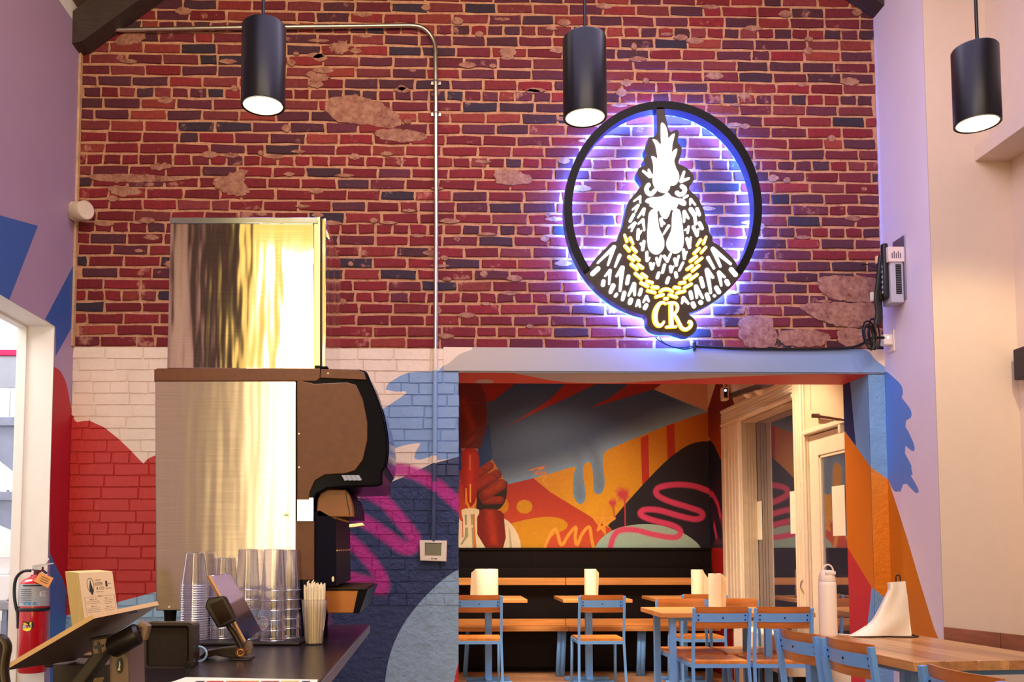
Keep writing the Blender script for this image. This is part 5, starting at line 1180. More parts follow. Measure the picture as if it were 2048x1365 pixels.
def pedestal(label, x0, x1, y0, y1, bases, group='small wood tables along the alcove bench'):
    t = thing('dining_table', label, 'table', ((x0+x1)/2, (y0+y1)/2, 0), 0, group); n = 4
    for k in range(n):
        a = y0+(y1-y0)*k/n; b = y0+(y1-y0)*(k+1)/n; mb = MB(); mb.box(x0, x1, a+.0004, b-.0004, .722, .75, bev=.0015, seg=1); mb.build('tabletop_board', WTB, t)
    cy = (y0+y1)/2
    for cx in bases:
        mb = MB(); mb.box(cx-.03, cx+.03, cy-.03, cy+.03, .03, .722, bev=.004); mb.build('column', BLU, t)
        mb = MB(); mb.box(cx-.20, cx+.20, cy-.155, cy-.095, .0, .03, bev=.006); mb.box(cx-.20, cx+.20, cy+.095, cy+.155, .0, .03, bev=.006); mb.box(cx-.03, cx+.03, cy-.155, cy+.155, .012, .042, bev=.004); mb.build('foot', BLU, t)
        mb = MB(); mb.box(cx-.15, cx+.15, cy-.02, cy+.02, .704, .722); mb.build('top_bracket', BLU, t)
    return t
a = P(1055, 1200, Z=.75); TY0, TY1 = a.y, a.y+.62
pedestal('small wood table at the left edge of the alcove opening', a.x-.64, a.x, TY0, TY1, [a.x-.32])
b = P(1129, 1201, Z=.75); pedestal('middle small wood table along the alcove bench', b.x, b.x+.60, TY0, TY1, [b.x+.27])
c = P(1322, 1201, Z=.75); pedestal('small wood table at the bench beside the alcove window', c.x, c.x+.62, TY0, TY1, [c.x+.30])
# larger table
n_ = P(1322, 1227, Z=.75); t3 = thing('dining_table', 'larger wood table on blue legs between four alcove chairs', 'table', (n_.x+.5, n_.y+.25, 0), 0, 'wood tables on square blue legs')
ty0, ty1, tx0, tx1 = n_.y, n_.y+.62, n_.x, P(1634, 1227, Z=.75).x
for k in range(4): mb = MB(); mb.box(tx0, tx1, ty0+(ty1-ty0)*k/4+.0004, ty0+(ty1-ty0)*(k+1)/4-.0004, .718, .75, bev=.0015, seg=1); mb.build('tabletop_board', WTB, t3)
for lx in (tx0+.10, tx1-.30):
    for ly in (ty0+.09, ty1-.09): mb = MB(); mb.box(lx-.022, lx+.022, ly-.022, ly+.022, 0, .718, bev=.003); mb.build('leg', BLU, t3)
for yy in (ty0+.08, ty1-.10): mb = MB(); mb.box(tx0+.09, tx1-.29, yy, yy+.02, .69, .718); mb.build('apron', BLU, t3)
# bench along the back wall
bn = thing('wall_bench', 'long wood plank bench with backrest rail against the black alcove wall', 'bench', (1.0, 8.6, 0))
xs_ = P(1131, 1165, Y=8.62).x; yb0 = P(1000, 1257, Z=.45).y
for (x0, x1) in ((-.35, xs_-.003), (xs_+.003, 2.66)):
    mb = MB(); mb.box(x0, x1, 8.60, 8.64, P(1000, 1171, Y=8.6).z, P(1000, 1156.5, Y=8.6).z, bev=.003); mb.build('back_rail', WTB, bn)
    zz = P(1000, 1238, Y=8.66).z
    for k in range(2):
        mb = MB(); mb.box(x0, x1, yb0+k*.165, yb0+.163+k*.165, .418, .45, bev=.002, seg=1); mb.build('seat_plank', WTB, bn)
    mb = MB(); mb.box(x0, x1, 8.615, 8.645, .452, zz, bev=.002); mb.build('lower_rail', WTB, bn)
for xx in (P(1120, 1290, Y=8.5).x, P(1132, 1300, Y=8.4).x, P(1280, 1290, Y=8.5).x, P(1293, 1300, Y=8.4).x, .3):
    mb = MB(); mb.tube([(xx-.03, yb0+.04, 0), (xx, yb0+.10, .418)], [.028]*2, 4); mb.build('bench_leg', BLU, bn)
mb = MB(); mb.box(-.35, 2.66, 8.70, 8.74, .05, 1.0, bev=.004); mb.build('back_board', mat('black_panelling', (22, 15, 18)), bn)

# paper towel rolls
PT = mat('paper_towel', (252, 240, 214), .85, var=.03, scale=40, bump=.1)
def roll(px, ybase, ytop, w, label, flap=0, Y=None, curl=False):
    q = P(px, ybase, Z=.75) if Y is None else P(px, ybase, Y=Y); q.z = .75
    top = P(px, ytop, Y=q.y).z; R = w/2/1800*q.y
    t = thing('paper_towel_roll', label, 'paper towel', (q.x, q.y, .75), 0, 'paper towel rolls standing on tables')
    mb = MB(); mb.lathe([(R+.012, 0), (R+.012, .006), (.004, .008)], q, 24); mb.cyl(q, Vector((q.x, q.y, top+.02)), .004, seg=8); mb.build('holder', BLK, t)
    mb = MB(); mb.lathe([(.020, .008), (R, .008), (R*.99, top-.75-.003), (R*.97, top-.75), (.020, top-.75)], q, 28, closed=True); mb.build('roll', PT, t)
    if flap:
        a = math.radians(flap); pts = []
        for k in range(9):
            u = k/8; pts.append((q.x+R*1.01*math.cos(a)+u*.055*math.cos(a-.9)+(.03*u*u if curl else 0), q.y+R*1.01*math.sin(a)+u*.05*math.sin(a-.6)))
        r0 = [(x, y, .76) for x, y in pts]; r1 = [(x+(.01*i/8), y, top-.004*i-(.05*i/8 if curl else 0)) for i, (x, y) in enumerate(pts)]
        mb = MB(); mb.grid([r0, r1]); bmesh.ops.solidify(mb.bm, geom=list(mb.bm.faces), thickness=.0015); mb.build('loose_sheet', PT, t)
    return t
roll(973, 1200, 1139, 47, 'paper towel roll on the leftmost small alcove table', 200, TY0+.3)
roll(1181, 1200, 1139, 24, 'paper towel roll on the middle small alcove table', 330, TY0+.3)
roll(1395, 1200, 1140, 24, 'paper towel roll on the small table by the alcove window', 325, TY0+.3, True)
roll(1431, 1224, 1148, 26, 'paper towel roll on the larger alcove table', 335, ty0+.3)

# ---- front table, rotated a little, its long side towards the chairs
def front_table():
    A = P(1827.7, 1324.6, Z=.75); rz = math.radians(5.4)
    t = thing('dining_table', 'wood dining table in front of the pier at right', 'table', (A.x, A.y, 0), rz, 'wood tables on square blue legs'); W0 = WM[t.name]
    n = 5; W, Ln = .68, 1.06
    r4 = random.Random(2)
    for k in range(n):
        mb = MB(); mb.box(W*k/n+.0003, W*(k+1)/n-.0003, 0, Ln, .711, .75, bev=.0015, seg=1); mb.build('tabletop_board', wood('front_table_board_'+'ab'[k % 2], ((226, 172, 114), (206, 148, 96))[k % 2], 1, .28, .62), t, local=True)
    for lx in (.09, W-.09):
        for ly in (.1, Ln-.1): mb = MB(); mb.box(lx-.024, lx+.024, ly-.024, ly+.024, 0, .711, bev=.003); mb.build('leg', BLU, t, local=True)
    for bb in ((.09, W-.09, .09, .11), (.08, .10, .11, Ln-.1), (W-.10, W-.08, .11, Ln-.1)): mb = MB(); mb.box(*bb, .68, .711); mb.build('apron', BLU, t, local=True)
    # bench with high back on its far long side
    b = thing('wall_bench', 'brown wood bench back in two lengths behind the front dining table', 'bench', (A.x, A.y, 0)); WM[b.name] = Matrix.Translation(b.location)
    a0, a1, a2, a3 = P(1887, 1255, Z=.79), P(1999, 1267, Z=.79), P(2001, 1267.2, Z=.79), P(2100, 1279, Z=.79)
    BW = wood('bench_back_brown', (158, 100, 76), 1, .45, .75, 0)
    for p, q in ((a0, a1), (a2, a2+(a1-a0)*1.4)):
        d = Vector((q-p).to_tuple()); n_ = Vector((-d.y, d.x, 0)).normalized()*-.022
        if n_.x < 0: n_ = -n_
        mb = MB(); mb.prism([p, q, q-Vector((0, 0, .125)), p-Vector((0, 0, .125))], n_, bev=.002); mb.build('back_board', BW, b)
    d = (a1-a0).normalized(); nn = Vector((-d.y, d.x, 0)); nn = nn if nn.x < 0 else -nn
    s0 = a0+nn*.0; mb = MB(); s1 = a0+d*1.2
    mb.prism([Vector((s0.x, s0.y, .45)), Vector((s1.x, s1.y, .45)), Vector((s1.x+nn.x*.12, s1.y+nn.y*.12, .45)), Vector((s0.x+nn.x*.12, s0.y+nn.y*.12, .45))], (0, 0, -.03)); mb.build('seat_plank', BW, b)
    for p in (s0+d*.1, s0+d*.9):
        c = p-nn*.035; mb = MB(); mb.tube([(c.x, c.y, 0), (c.x, c.y, .77)], [.018]*2, 4); c2_ = p+nn*.10; mb.tube([(c2_.x, c2_.y, 0), (c2_.x, c2_.y, .42)], [.018]*2, 4); mb.build('leg', BLU, b)
    return A, rz
A_, rzA = front_table()
# bottle
q = P(1657, 1274, Z=.75); bt = thing('water_bottle', 'tall white water bottle with carry loop on the front table', 'bottle', (q.x, q.y, .75))
WB = mat('white_bottle_coat', (252, 238, 226), .42, var=.01); k = q.y/1800; R = 17.3*k
hh = lambda y: P(1657, y, Y=q.y).z-.75
mb = MB(); mb.lathe([(R*.9, 0), (R*.97, .004), (R, .012), (R, hh(1172)), (R*.97, hh(1167)), (R*.90, hh(1163))], q, 36); mb.build('body', WB, bt)
mb = MB(); mb.lathe([(R*.93, hh(1162.5)), (R*.93, hh(1157)), (R*.90, hh(1154)), (R*.80, hh(1148)), (R*.66, hh(1143)), (R*.5, hh(1141))], q, 32); lid = mb.build('lid', mat('white_lid', (244, 226, 214), .35), bt)
mb = MB(); cx = q.x+2*k; lp = [(cx-11*k*math.cos(t_)*1.0+0*k, q.y-.002, .75+hh(1146)+(16*k)*math.sin(t_)) for t_ in [math.pi*i/12 for i in range(13)]]; mb.tube(lp, .0042, 8); mb.build('carry_loop', mat('white_lid', (244, 226, 214)), lid)
mb = MB(); mb.box(q.x-8*k, q.x+12*k, q.y-R*.86, q.y-R*.5, .75+hh(1150), .75+hh(1143), bev=.003); mb.build('latch', mat('white_lid', (244, 226, 214)), lid)
# towel roll with its sheet pulled down over the table
Yn_ = P(1760, 1274, Z=.75).y; tq = P(1795, 1272, Y=Yn_); tr_ = thing('paper_towel_roll', 'paper towel roll with sheet trailing over the front table', 'paper towel', (tq.x, Yn_, .75), 0, 'paper towel rolls standing on tables')
mb = MB(); mb.lathe([(.095, 0), (.095, .004), (.088, .006), (.082, .004), (.082, 0)], (P(1800, 1272, Y=Yn_).x, Yn_+.02, .7505), 32, closed=True)
lp = [P(1792, 1168, Y=Yn_), P(1792, 1155, Y=Yn_), P(1794, 1151.5, Y=Yn_), P(1798, 1151.5, Y=Yn_), P(1800, 1155, Y=Yn_), P(1801, 1168, Y=Yn_)]
mb.tube(cr([tuple(v) for v in lp], 3), .0032, 8); mb.build('holder', BLK, tr_)
Lp = cr([(1774, 1166), (1775, 1180), (1768, 1196), (1755, 1222), (1742, 1243), (1722, 1258), (1703, 1269), (1698, 1273.5)], 4); Rp = cr([(1811, 1163), (1813, 1180), (1815.5, 1197), (1817.5, 1218), (1819.5, 1238), (1821, 1252), (1822.5, 1264), (1823, 1272.5)], 4)
def srow(i, sgn):
    out = []
    for j in range(13):
        s = j/12; x = Lp[i][0]*(1-s)+Rp[i][0]*s; y = Lp[i][1]*(1-s)+Rp[i][1]*s; f = i/(len(Lp)-1)
        bul = math.sin(math.pi*(s**(.55 if sgn < 0 else 1)))*(.05+.02*f)*(1-.15*f)
        ripple = .006*math.sin(s*7+f*5)
        v = P(x, y, Y=Yn_-(bul+ripple if sgn < 0 else -bul)); v.z = max(v.z, .7515+.001*(sgn < 0)); out.append(v)
    return out
mb = MB(); mb.grid([srow(i, -1) for i in range(len(Lp))]); mb.grid([srow(i, 1) for i in range(len(Lp))]); bmesh.ops.remove_doubles(mb.bm, verts=mb.bm.verts, dist=.0005); mb.build('draped_sheet', mat('white_paper_towel', (255, 246, 234), .85, var=.02, scale=50, bump=.1), tr_)
mb = MB(); t0, t1 = P(1708, 1272, Z=.7512), P(1676, 1270, Z=.7512); mb.prism([t0+Vector((0, -.012, 0)), t1+Vector((0, -.012, 0)), t1+Vector((0, .03, 0)), t0+Vector((0, .03, 0))], (0, 0, .003)); mb.build('loose_sheet', mat('white_paper_towel', (255, 246, 234)), tr_)

# ---- alcove ceiling fittings
q = P(1451, 787, Y=8.1); cm = thing('security_camera', 'small white security camera with lit lens under the alcove ceiling', 'camera', (q.x, q.y, q.z-.07))
mb = MB(); mb.box(q.x-.028, q.x+.03, q.y-.02, q.y+.07, q.z-.065, q.z+.06, bev=.012); mb.build('housing', mat('camera_white', (226, 206, 190), .4), cm)
mb = MB(); mb.prism([(q.x-.022, q.y-.023, q.z-.045), (q.x+.012, q.y-.023, q.z-.045), (q.x+.012, q.y-.023, q.z+.045), (q.x-.022, q.y-.023, q.z+.045)], (0, .006, 0)); mb.build('lens_window', mat('lens_black', (10, 10, 30), .1), cm)
mb = MB(); mb.cyl((q.x-.008, q.y-.025, q.z+.022), (q.x-.008, q.y-.022, q.z+.022), .011, seg=12); mb.build('indicator_lamp', emis('lens_led', (.55, .75, 1), 5), cm)
mb = MB(); mb.tube([(q.x+.01, q.y+.06, q.z+.05), (q.x+.02, q.y+.09, ZA)], .014, 8); mb.build('mount', mat('camera_white', (226, 206, 190)), cm)
tl = thing('track_light', 'pale track light fitting below the alcove ceiling near the window', 'track light', (2.3, 7.0, ZA-.1))
mb = MB(); a, b = P(1462, 792, Y=7.9), P(1545, 765, Y=6.6); mb.tube([a, b], [.028, .028], 4); mb.build('track', mat('dark_track', (70, 56, 64), .5), tl)
for f in (.35, .62): 
    c = a.lerp(b, f); mb = MB(); mb.tube([c, c+Vector((.05, .02, -.012))], [.03, .045], 14); mb.build('lamp_head', mat('camera_white', (226, 206, 190)), tl)
# ---- outside the alcove window: a parked car and a small letter board on the door
car = thing('parked_car', 'dark car parked in the street outside the alcove window', 'car', (5.4, 8.0, -.15)); CAR = mat('dark_car_paint', (46, 30, 34), .2, .3, coat=.6)
prof = [(-2.2, .25), (-2.25, .6), (-2.1, .85), (-1.3, .98), (-.7, 1.42), (.6, 1.45), (1.4, 1.05), (2.1, .95), (2.25, .7), (2.2, .25)]
prf = cr(prof, 3)
mb = MB(); rows = []
for (dx, ins) in ((-.85, .06), (-.88, 0), (.88, 0), (.85, .06)): rows.append([(5.4+dx*(1 if z < 1 else .8), 8.0+u*(1-ins*.3), -.15+z) for u, z in prf])
mb.grid(rows, sm=True); 
for e in (0, -1): mb.poly([Vector(v)+Vector((0, 0, 0)) for v in rows[e]])
mb.build('car_body', CAR, car)
mb = MB(); mb.prism([(4.67, 8.0+u, -.15+z) for u, z in ((-1.15, 1.0), (-.65, 1.36), (.55, 1.38), (1.2, 1.02))], (-.02, 0, 0)); mb.build('side_window', mat('car_glass', (10, 10, 16), .08), car)
for u in (-1.4, 1.4):
    mb = MB(); mb.lathe([(.02, 0), (.20, .0), (.31, .02), (.33, .06), (.33, .18), (.02, .2)], (0, 0, 0), 28); mb.xf(Matrix.Translation((4.48, 8.0+u, .18)) @ Matrix.Rotation(math.pi/2, 4, 'Y')); wl_ = mb.build('wheel', mat('tyre_rubber', (18, 18, 20), .7), car)
    for k in range(5):
        a = 2*math.pi*k/5; mb = MB(); mb.prism([(4.475, 8.0+u+.03*math.cos(a+1.57), .18+.03*math.sin(a+1.57)), (4.475, 8.0+u+.2*math.cos(a+.1), .18+.2*math.sin(a+.1)), (4.475, 8.0+u+.2*math.cos(a-.1), .18+.2*math.sin(a-.1)), (4.475, 8.0+u-.03*math.cos(a+1.57), .18-.03*math.sin(a+1.57))], (.02, 0, 0)); mb.build('wheel_spoke', CHR, wl_)
a, b = P(1679, 1150, X=XR+.09), P(1688, 1186, X=XR+.09)
mb = MB(); y0, y1 = min(a.y, b.y)-.03, max(a.y, b.y); mb.box(XR+.088, XR+.094, y0-.24, y1, b.z, a.z, bev=.001); lb2 = mb.build('letter_board', mat('board_white', (236, 226, 206), .5)); tag(lb2, 'small white board with black letter E behind the door glass', 'sign')
vs, fs = text_mesh('E', .085); mb = MB(); zc_, yc_ = (a.z+b.z)/2, y1-.032
vv_ = [mb.bm.verts.new((XR+.0865, yc_-v.x, zc_+v.y)) for v in vs]
for f in fs: mb.bm.faces.new([vv_[i] for i in f])
mb.build('letter', mat('letter_black', (12, 10, 12), .5), lb2)
spot('street_lamp_light', (9, 9, 4.5), (5.2, 8, .5), 150, (1, .62, .34), 80)

# ================================================================== LEFT: KITCHEN SHELVES, EXTINGUISHER, TILL
SG = mat('grey_shelf_steel', (150, 160, 190), .35, .6, var=.1); WPL = mat('white_bin_plastic', (236, 232, 236), .45, var=.03)
YK = 5.30
def kz(y, Y=YK): return P(15, y, Y=Y).z
def kx(x, Y=YK): return P(x, 900, Y=Y).x
XKR = kx(34)
def shelf(y0, y1, ybr, lab):
    t = thing('wall_shelf', lab, 'shelf', (XKR-.3, YK, kz(y1)), 0, 'kitchen wall shelves')
    mb = MB(); mb.box(XKR-.62, XKR, YK, YK+.9, kz(y1), kz(y0), bev=.004); mb.build('shelf_board', SG, t)
    for yy in (YK+.03, YK+.8):
        mb = MB(); mb.prism([(XKR-.30, yy, kz(y1)-.001), (XKR-.02, yy, kz(y1)-.001), (XKR-.0, yy, kz(y1)-.001), (XKR, yy, kz(ybr)), (XKR-.025, yy, kz(ybr)), (XKR-.30, yy, kz(y1)-.06)], (0, .012, 0)); mb.build('shelf_bracket', SG, t)
    return t
shelf(834, 852, 945, 'upper grey steel kitchen shelf on triangular brackets'); shelf(984, 1002, 1062, 'lower grey steel kitchen shelf on triangular brackets')
mb = MB(); mb.box(kx(4), kx(32), YK+.08, YK+.35, kz(834)+.001, kz(772), bev=.004); mb.box(XKR-.5, kx(2.5), YK+.08, YK+.35, kz(834)+.001, kz(772), bev=.004); tag(mb.build('storage_bin', WPL), 'white open bin on the upper kitchen shelf', 'bin')
z_b = kz(771)
ct_ = thing('food_container', 'grey tapered food container with magenta lid on the kitchen shelf', 'container', (kx(10), YK+.2, z_b))
mb = MB(); xa, xb_ = XKR-.30, kx(32); 
mb.prism([(xa, YK+.09, z_b), (kx(29), YK+.09, z_b), (xb_, YK+.08, kz(706)), (xa, YK+.08, kz(706))], (0, .28, 0), bev=.006); mb.build('tub', mat('grey_translucent_tub', (150, 156, 172), .25, var=.06), ct_)
mb = MB(); mb.prism([(xa, YK+.07, kz(706)), (xb_+.006, YK+.07, kz(706)), (xb_+.006, YK+.07, kz(701)), (kx(20), YK+.07, kz(694)), (xa, YK+.07, kz(694))], (0, .30, 0), bev=.003); mb.build('lid', mat('magenta_lid', (206, 24, 84), .35), ct_)
mb = MB(); mb.cyl((kx(0.5), YK+.086, kz(723)), (kx(0.5), YK+.09, kz(723)), .012, seg=16); mb.build('round_sticker', mat('blue_sticker', (60, 140, 230), .4), ct_)
mb = MB(); mb.box(kx(9), kx(33), YK+.02, YK+.12, kz(984)+.0, kz(984)+.014, bev=.001); fb = mb.build('flat_box', WPL); tag(fb, 'small flat white box on the lower kitchen shelf', 'box')
for (u0, u1) in ((13, 18), (24, 29)): mb = MB(); mb.box(kx(u0), kx(u1), YK+.018, YK+.021, kz(984)+.004, kz(984)+.009); mb.build('print_mark', mat('dark_purple_plastic', (34, 22, 40)), fb)
# steel work table
wt = thing('steel_work_table', 'grey steel work table in the kitchen behind the extinguisher', 'table', (kx(10), YK+.3, 0))
mb = MB(); mb.box(XKR-1.2, kx(29), YK, YK+.7, kz(1222), kz(1204), bev=.006); mb.build('table_edge', mat('satin_grey_top', (160, 160, 172), .3, .5), wt)
for xx in (kx(8), kx(22)):
    mb = MB(); mb.cyl((xx, YK+.08, 0), (xx, YK+.08, kz(1222)), .018, seg=12); mb.cyl((xx, YK+.08, .25), (xx, YK+.08, kz(1245)), .024, seg=12); mb.build('leg', SG, wt)
zt_ = kz(1204)
tb = thing('dish_tub', 'rounded white tub on the steel kitchen table', 'tub', (kx(5), YK+.2, zt_))
mb = MB(); mb.prism([(XKR-.4, YK+.04, zt_), (kx(16), YK+.04, zt_), (kx(21), YK+.04, kz(1196)), (kx(24), YK+.04, kz(1180)), (kx(25), YK+.04, kz(1151)), (XKR-.4, YK+.04, kz(1151))], (0, .32, 0), bev=.008); mb.build('body', WPL, tb)
mb = MB(); mb.prism([(XKR-.4, YK+.12, kz(1151)), (kx(6), YK+.12, kz(1151)), (kx(10), YK+.12, kz(1138)), (kx(14), YK+.12, kz(1117)), (XKR-.4, YK+.12, kz(1117))], (0, .2, 0), bev=.006); mb.build('raised_lid', WPL, tb)
# extinguisher
YE = Yo-.10; k = YE/1800; def_c = P(66, 1300, Y=YE)
ex = thing('fire_extinguisher', 'red fire extinguisher with grey instruction label hung beside the kitchen doorway', 'fire extinguisher', (def_c.x, YE, P(66, 1345, Y=YE).z))
RED = mat('extinguisher_red', (196, 14, 34), .22, coat=.6, var=.05)
ez = lambda y: P(66, y, Y=YE).z-ex.location.z
R = 27*k; c0 = Vector((def_c.x, YE, ex.location.z))
mb = MB(); mb.lathe([(R*.9, 0), (R, .01), (R, ez(1168)), (R*.93, ez(1163)), (R*.70, ez(1158)), (R*.35, ez(1154)), (R*.3, ez(1150))], c0, 36); bd = mb.build('cylinder', RED, ex)
mb = MB(); mb.lathe([(R+.0012, ez(1212)), (R+.0012, ez(1168))], c0, 36, closed=True); lb = mb.build('instruction_label', mat('grey_label', (176, 180, 190), .35, var=.1, scale=60), bd)
def onb(x, y, dr=.0025): # point on the extinguisher's front
    dx = (x-66)*k; return Vector((c0.x+dx, YE-math.sqrt(max(1e-6, (R+dr)**2-dx*dx)), P(x, y, Y=YE).z))
def patch(x0, x1, y0, y1, name, m, par, dr=.0025, n=5):
    mb = MB(); xs = [x0+(x1-x0)*i/n for i in range(n+1)]; mb.grid([[onb(x, y0, dr) for x in xs], [onb(x, y1, dr) for x in xs]]); return mb.build(name, m, par)
INKD = mat('label_dark_ink', (40, 44, 60), .5)
patch(54, 88, 1169.5, 1172.5, 'label_bar', INKD, bd)
for j in range(7): patch(49, 72, 1178+j*4.2, 1179.1+j*4.2, 'label_text_line', INKD, bd)
for j, x in enumerate((57, 66, 75)): patch(x, x+5.5, 1203.5, 1209, 'label_pictogram', mat('label_blue', (70, 150, 220), .4), bd)
for (x0, x1, y0, y1) in ((85, 87, 1183, 1193), (87, 93, 1183, 1184.6), (87, 92, 1187.3, 1188.8), (87, 93, 1191.4, 1193)): patch(x0, x1, y0, y1, 'class_letter', mat('label_white', (236, 236, 240), .4), bd, .004, 2)
pts_ = [(56, 1250), (60, 1243), (70, 1241), (76, 1245), (77, 1253), (73, 1261), (65, 1263), (57, 1259)]
def bfill(pl, name, m, dr):
    mb = MB(); mb.poly([onb(x, y, dr) for x, y in pl]); return mb.build(name, m, bd)
bfill([(53, 1251), (57, 1246), (56, 1241), (66, 1243), (75, 1241), (78, 1250), (74, 1258), (66, 1262), (58, 1258)], 'round_sticker', mat('sticker_black', (20, 30, 30), .4), .0022)
bfill([(58, 1244), (74, 1243), (73, 1248), (58, 1249)], 'sticker_band', mat('sticker_yellow', (240, 220, 40), .4), .0034); bfill([(56, 1255), (74, 1253), (72, 1259), (66, 1261), (59, 1259)], 'sticker_band', mat('sticker_yellow', (240, 220, 40)), .0034); bfill([(56, 1250), (74, 1248), (74, 1252), (57, 1254)], 'sticker_band', mat('sticker_silver', (190, 200, 210), .3, .5), .0034)
mb = MB(); mb.lathe([(R+.004, ez(1222)), (R+.006, ez(1221)), (R+.006, ez(1216)), (R+.004, ez(1215))], c0, 36, closed=True); mb.box(c0.x-R-.03, c0.x+R*.6, YE+R*.2, YE+.098, c0.z+ez(1222), c0.z+ez(1215)); mb.build('strap', mat('black_rubber', (18, 22, 34), .5), ex)
nk = P(70, 1148, Y=YE)
mb = MB(); mb.tube([(c0.x+.01, YE, c0.z+ez(1155)), (c0.x+.012, YE, c0.z+ez(1140))], [.018, .02], 14); mb.build('valve_neck', mat('dark_red_cap', (90, 16, 40), .4), ex)
mb = MB(); mb.box(c0.x-.012, c0.x+.04, YE-.015, YE+.015, c0.z+ez(1142), c0.z+ez(1134), bev=.003); mb.build('valve_head', CHR, ex)
mb = MB(); a = P(64, 1135, Y=YE); b = P(107, 1128.5, Y=YE-.02); mb.prism([a, b, b+Vector((0, 0, .006)), a+Vector((0, 0, .008))], (0, .02, 0)); a = P(92, 1130, Y=YE); b = P(98, 1118, Y=YE); mb.tube([a, b], .0022, 6); mb.build('carry_handle', CHR, ex)
mb = MB(); a, b = P(79, 1136, Y=YE), P(92, 1146, Y=YE); mb.prism([a, b, b-Vector((.004, 0, .008)), a-Vector((.004, 0, .008))], (0, .02, 0)); mb.build('squeeze_lever', mat('dark_blue_lever', (36, 50, 90), .4), ex)
hz = [(62, 1142), (52, 1142), (42, 1146), (33, 1156), (29, 1172), (29, 1195), (32, 1215), (36, 1230), (36, 1256)]
mb = MB(); mb.tube(cr([tuple(P(x, y, Y=YE-.03)) for x, y in hz], 4), .0085, 10); mb.tube([P(36, 1228, Y=YE-.03), P(36, 1258, Y=YE-.03)], [.010, .007], 10); mb.build('hose', mat('black_hose', (20, 24, 40), .4), ex)
mb = MB(); mb.prism([P(x, y, Y=YE-.075) for x, y in ((80, 1145), (107, 1157), (96, 1177), (67, 1163))], (0, .002, 0)); tg = mb.build('inspection_tag', mat('orange_tag_card', (246, 168, 96), .6, var=.04), ex)
for j in range(3): mb = MB(); mb.prism([P(x, y, Y=YE-.0765) for x, y in ((84+j*-2, 1153+j*4), (99-j*2, 1160+j*4), (98.6-j*2, 1161+j*4), (83.6-j*2, 1154+j*4))], (0, .001, 0)); mb.build('tag_writing', INKD, tg)

# ---- menu card block standing on the counter
Bt, Bb = 3.14, 3.08
mk = thing('menu_card_stack', 'thick cream stack of printed menu cards standing behind the till screen', 'menu cards', (P(190, 1265, Y=Bb).x, Bb, ZC))
def mq(x, y): 
    f = (y-1143)/(1301-1143); return P(x, y, Y=Bt+(Bb-Bt)*f)
F = [mq(157, 1146.5), mq(224.5, 1143.5), mq(245.5, 1298), mq(177.5, 1301)]
back = Vector((-.028, .10, 0)); L0 = P(130, 1143.5, Y=Bt+.05); bvec = L0-F[0]
CRD = mat('cream_card_stock', (232, 206, 182), .7, var=.02); EDG = mat('lit_card_edges', (250, 226, 150), .8, var=.1, scale=4, stretch=(30, 30, 1), bump=.1)  # edges yellower than the faces: warm light on that side put into the colour
mb = MB(); mb.prism(F, bvec, 0, 1); 
low_z = min(v.co.z for v in mb.bm.verts)
for v in mb.bm.verts:
    if v.co.z < 1.0: v.co.z = max(v.co.z, ZC+.0005) if v.co.z < ZC+.05 else v.co.z
mb.build('card_block', [CRD, EDG], mk)
nrm = (F[1]-F[0]).cross(F[2]-F[1]).normalized(); nrm = nrm if nrm.y < 0 else -nrm
hom = None
def fp(u, v): # u,v in card fractions measured in the photograph
    x = 157+(224.5-157)*u; yT = 1146.5+(1143.5-1146.5)*u
    a = F[0]*(1-u)+F[1]*u; b = F[3]*(1-u)+F[2]*u; return a*(1-v)+b*v+nrm*.0009
zc1 = Z(120, 1120, 10.5)
def card(px, py):   # enlarged crop position -> card fractions
    (x, y), = zc1([(px, py)]); v = (y-1146)/(1300-1146); xl = 157+(177.5-157)*v; xr = 224.5+(245.5-224.5)*v
    return (x-xl)/(xr-xl), v+.02*((x-xl)/(xr-xl))
CI = mat('menu_ink', (34, 36, 56), .6)
def cpoly(pl, name='card_print'):
    mb = MB(); mb.poly([fp(*card(x, y)) for x, y in pl]); return mb.build(name, CI, mk)
def ctext(s, x0, y0, x1, y1, slope=-.06):
    vs, fs = text_mesh(s, 1.0); xa = min(v.x for v in vs); xb2 = max(v.x for v in vs); ya = min(v.y for v in vs); yb2 = max(v.y for v in vs)
    mb = MB(); V_ = [mb.bm.verts.new(fp(*card(x0+(v.x-xa)/(xb2-xa)*(x1-x0), y1-(v.y-ya)/(yb2-ya)*(y1-y0)+slope*((v.x-xa)/(xb2-xa)*(x1-x0))))) for v in vs]
    for f in fs:
        try: mb.bm.faces.new([V_[i] for i in f])
        except ValueError: pass
    mb.build('printed_text', CI, mk)
def cring(cx, cy, rx, ry, w, n=28):
    mb = MB(); A = [mb.bm.verts.new(fp(*card(cx+rx*math.cos(t)+.12*ry*math.sin(t), cy+ry*math.sin(t)))) for t in [2*math.pi*i/n for i in range(n)]]
    B = [mb.bm.verts.new(fp(*card(cx+(rx-w)*math.cos(t)+.12*ry*math.sin(t), cy+(ry-w)*math.sin(t)))) for t in [2*math.pi*i/n for i in range(n)]]
    for i in range(n): mb.bm.faces.new((A[i], A[(i+1) % n], B[(i+1) % n], B[i]))
    mb.build('printed_emblem', CI, mk)
cring(642, 530, 74, 150, 8)
cpoly([(630, 410), (645, 470), (668, 540), (690, 610), (700, 640), (715, 640), (705, 690), (690, 745), (670, 740), (655, 705), (612, 655), (625, 640), (618, 560), (625, 480)])
ctext('COCKY', 745, 410, 850, 448); ctext('ROOSTER', 732, 480, 890, 548); ctext('& CO', 765, 572, 925, 632); ctext('eat here', 762, 668, 912, 684)
cpoly([(945, 445), (985, 440), (1000, 560), (960, 565)], 'printed_block'); ctext('MENU', 1005, 487, 1068, 510); ctext('OPEN DAILY', 962, 592, 1088, 614)
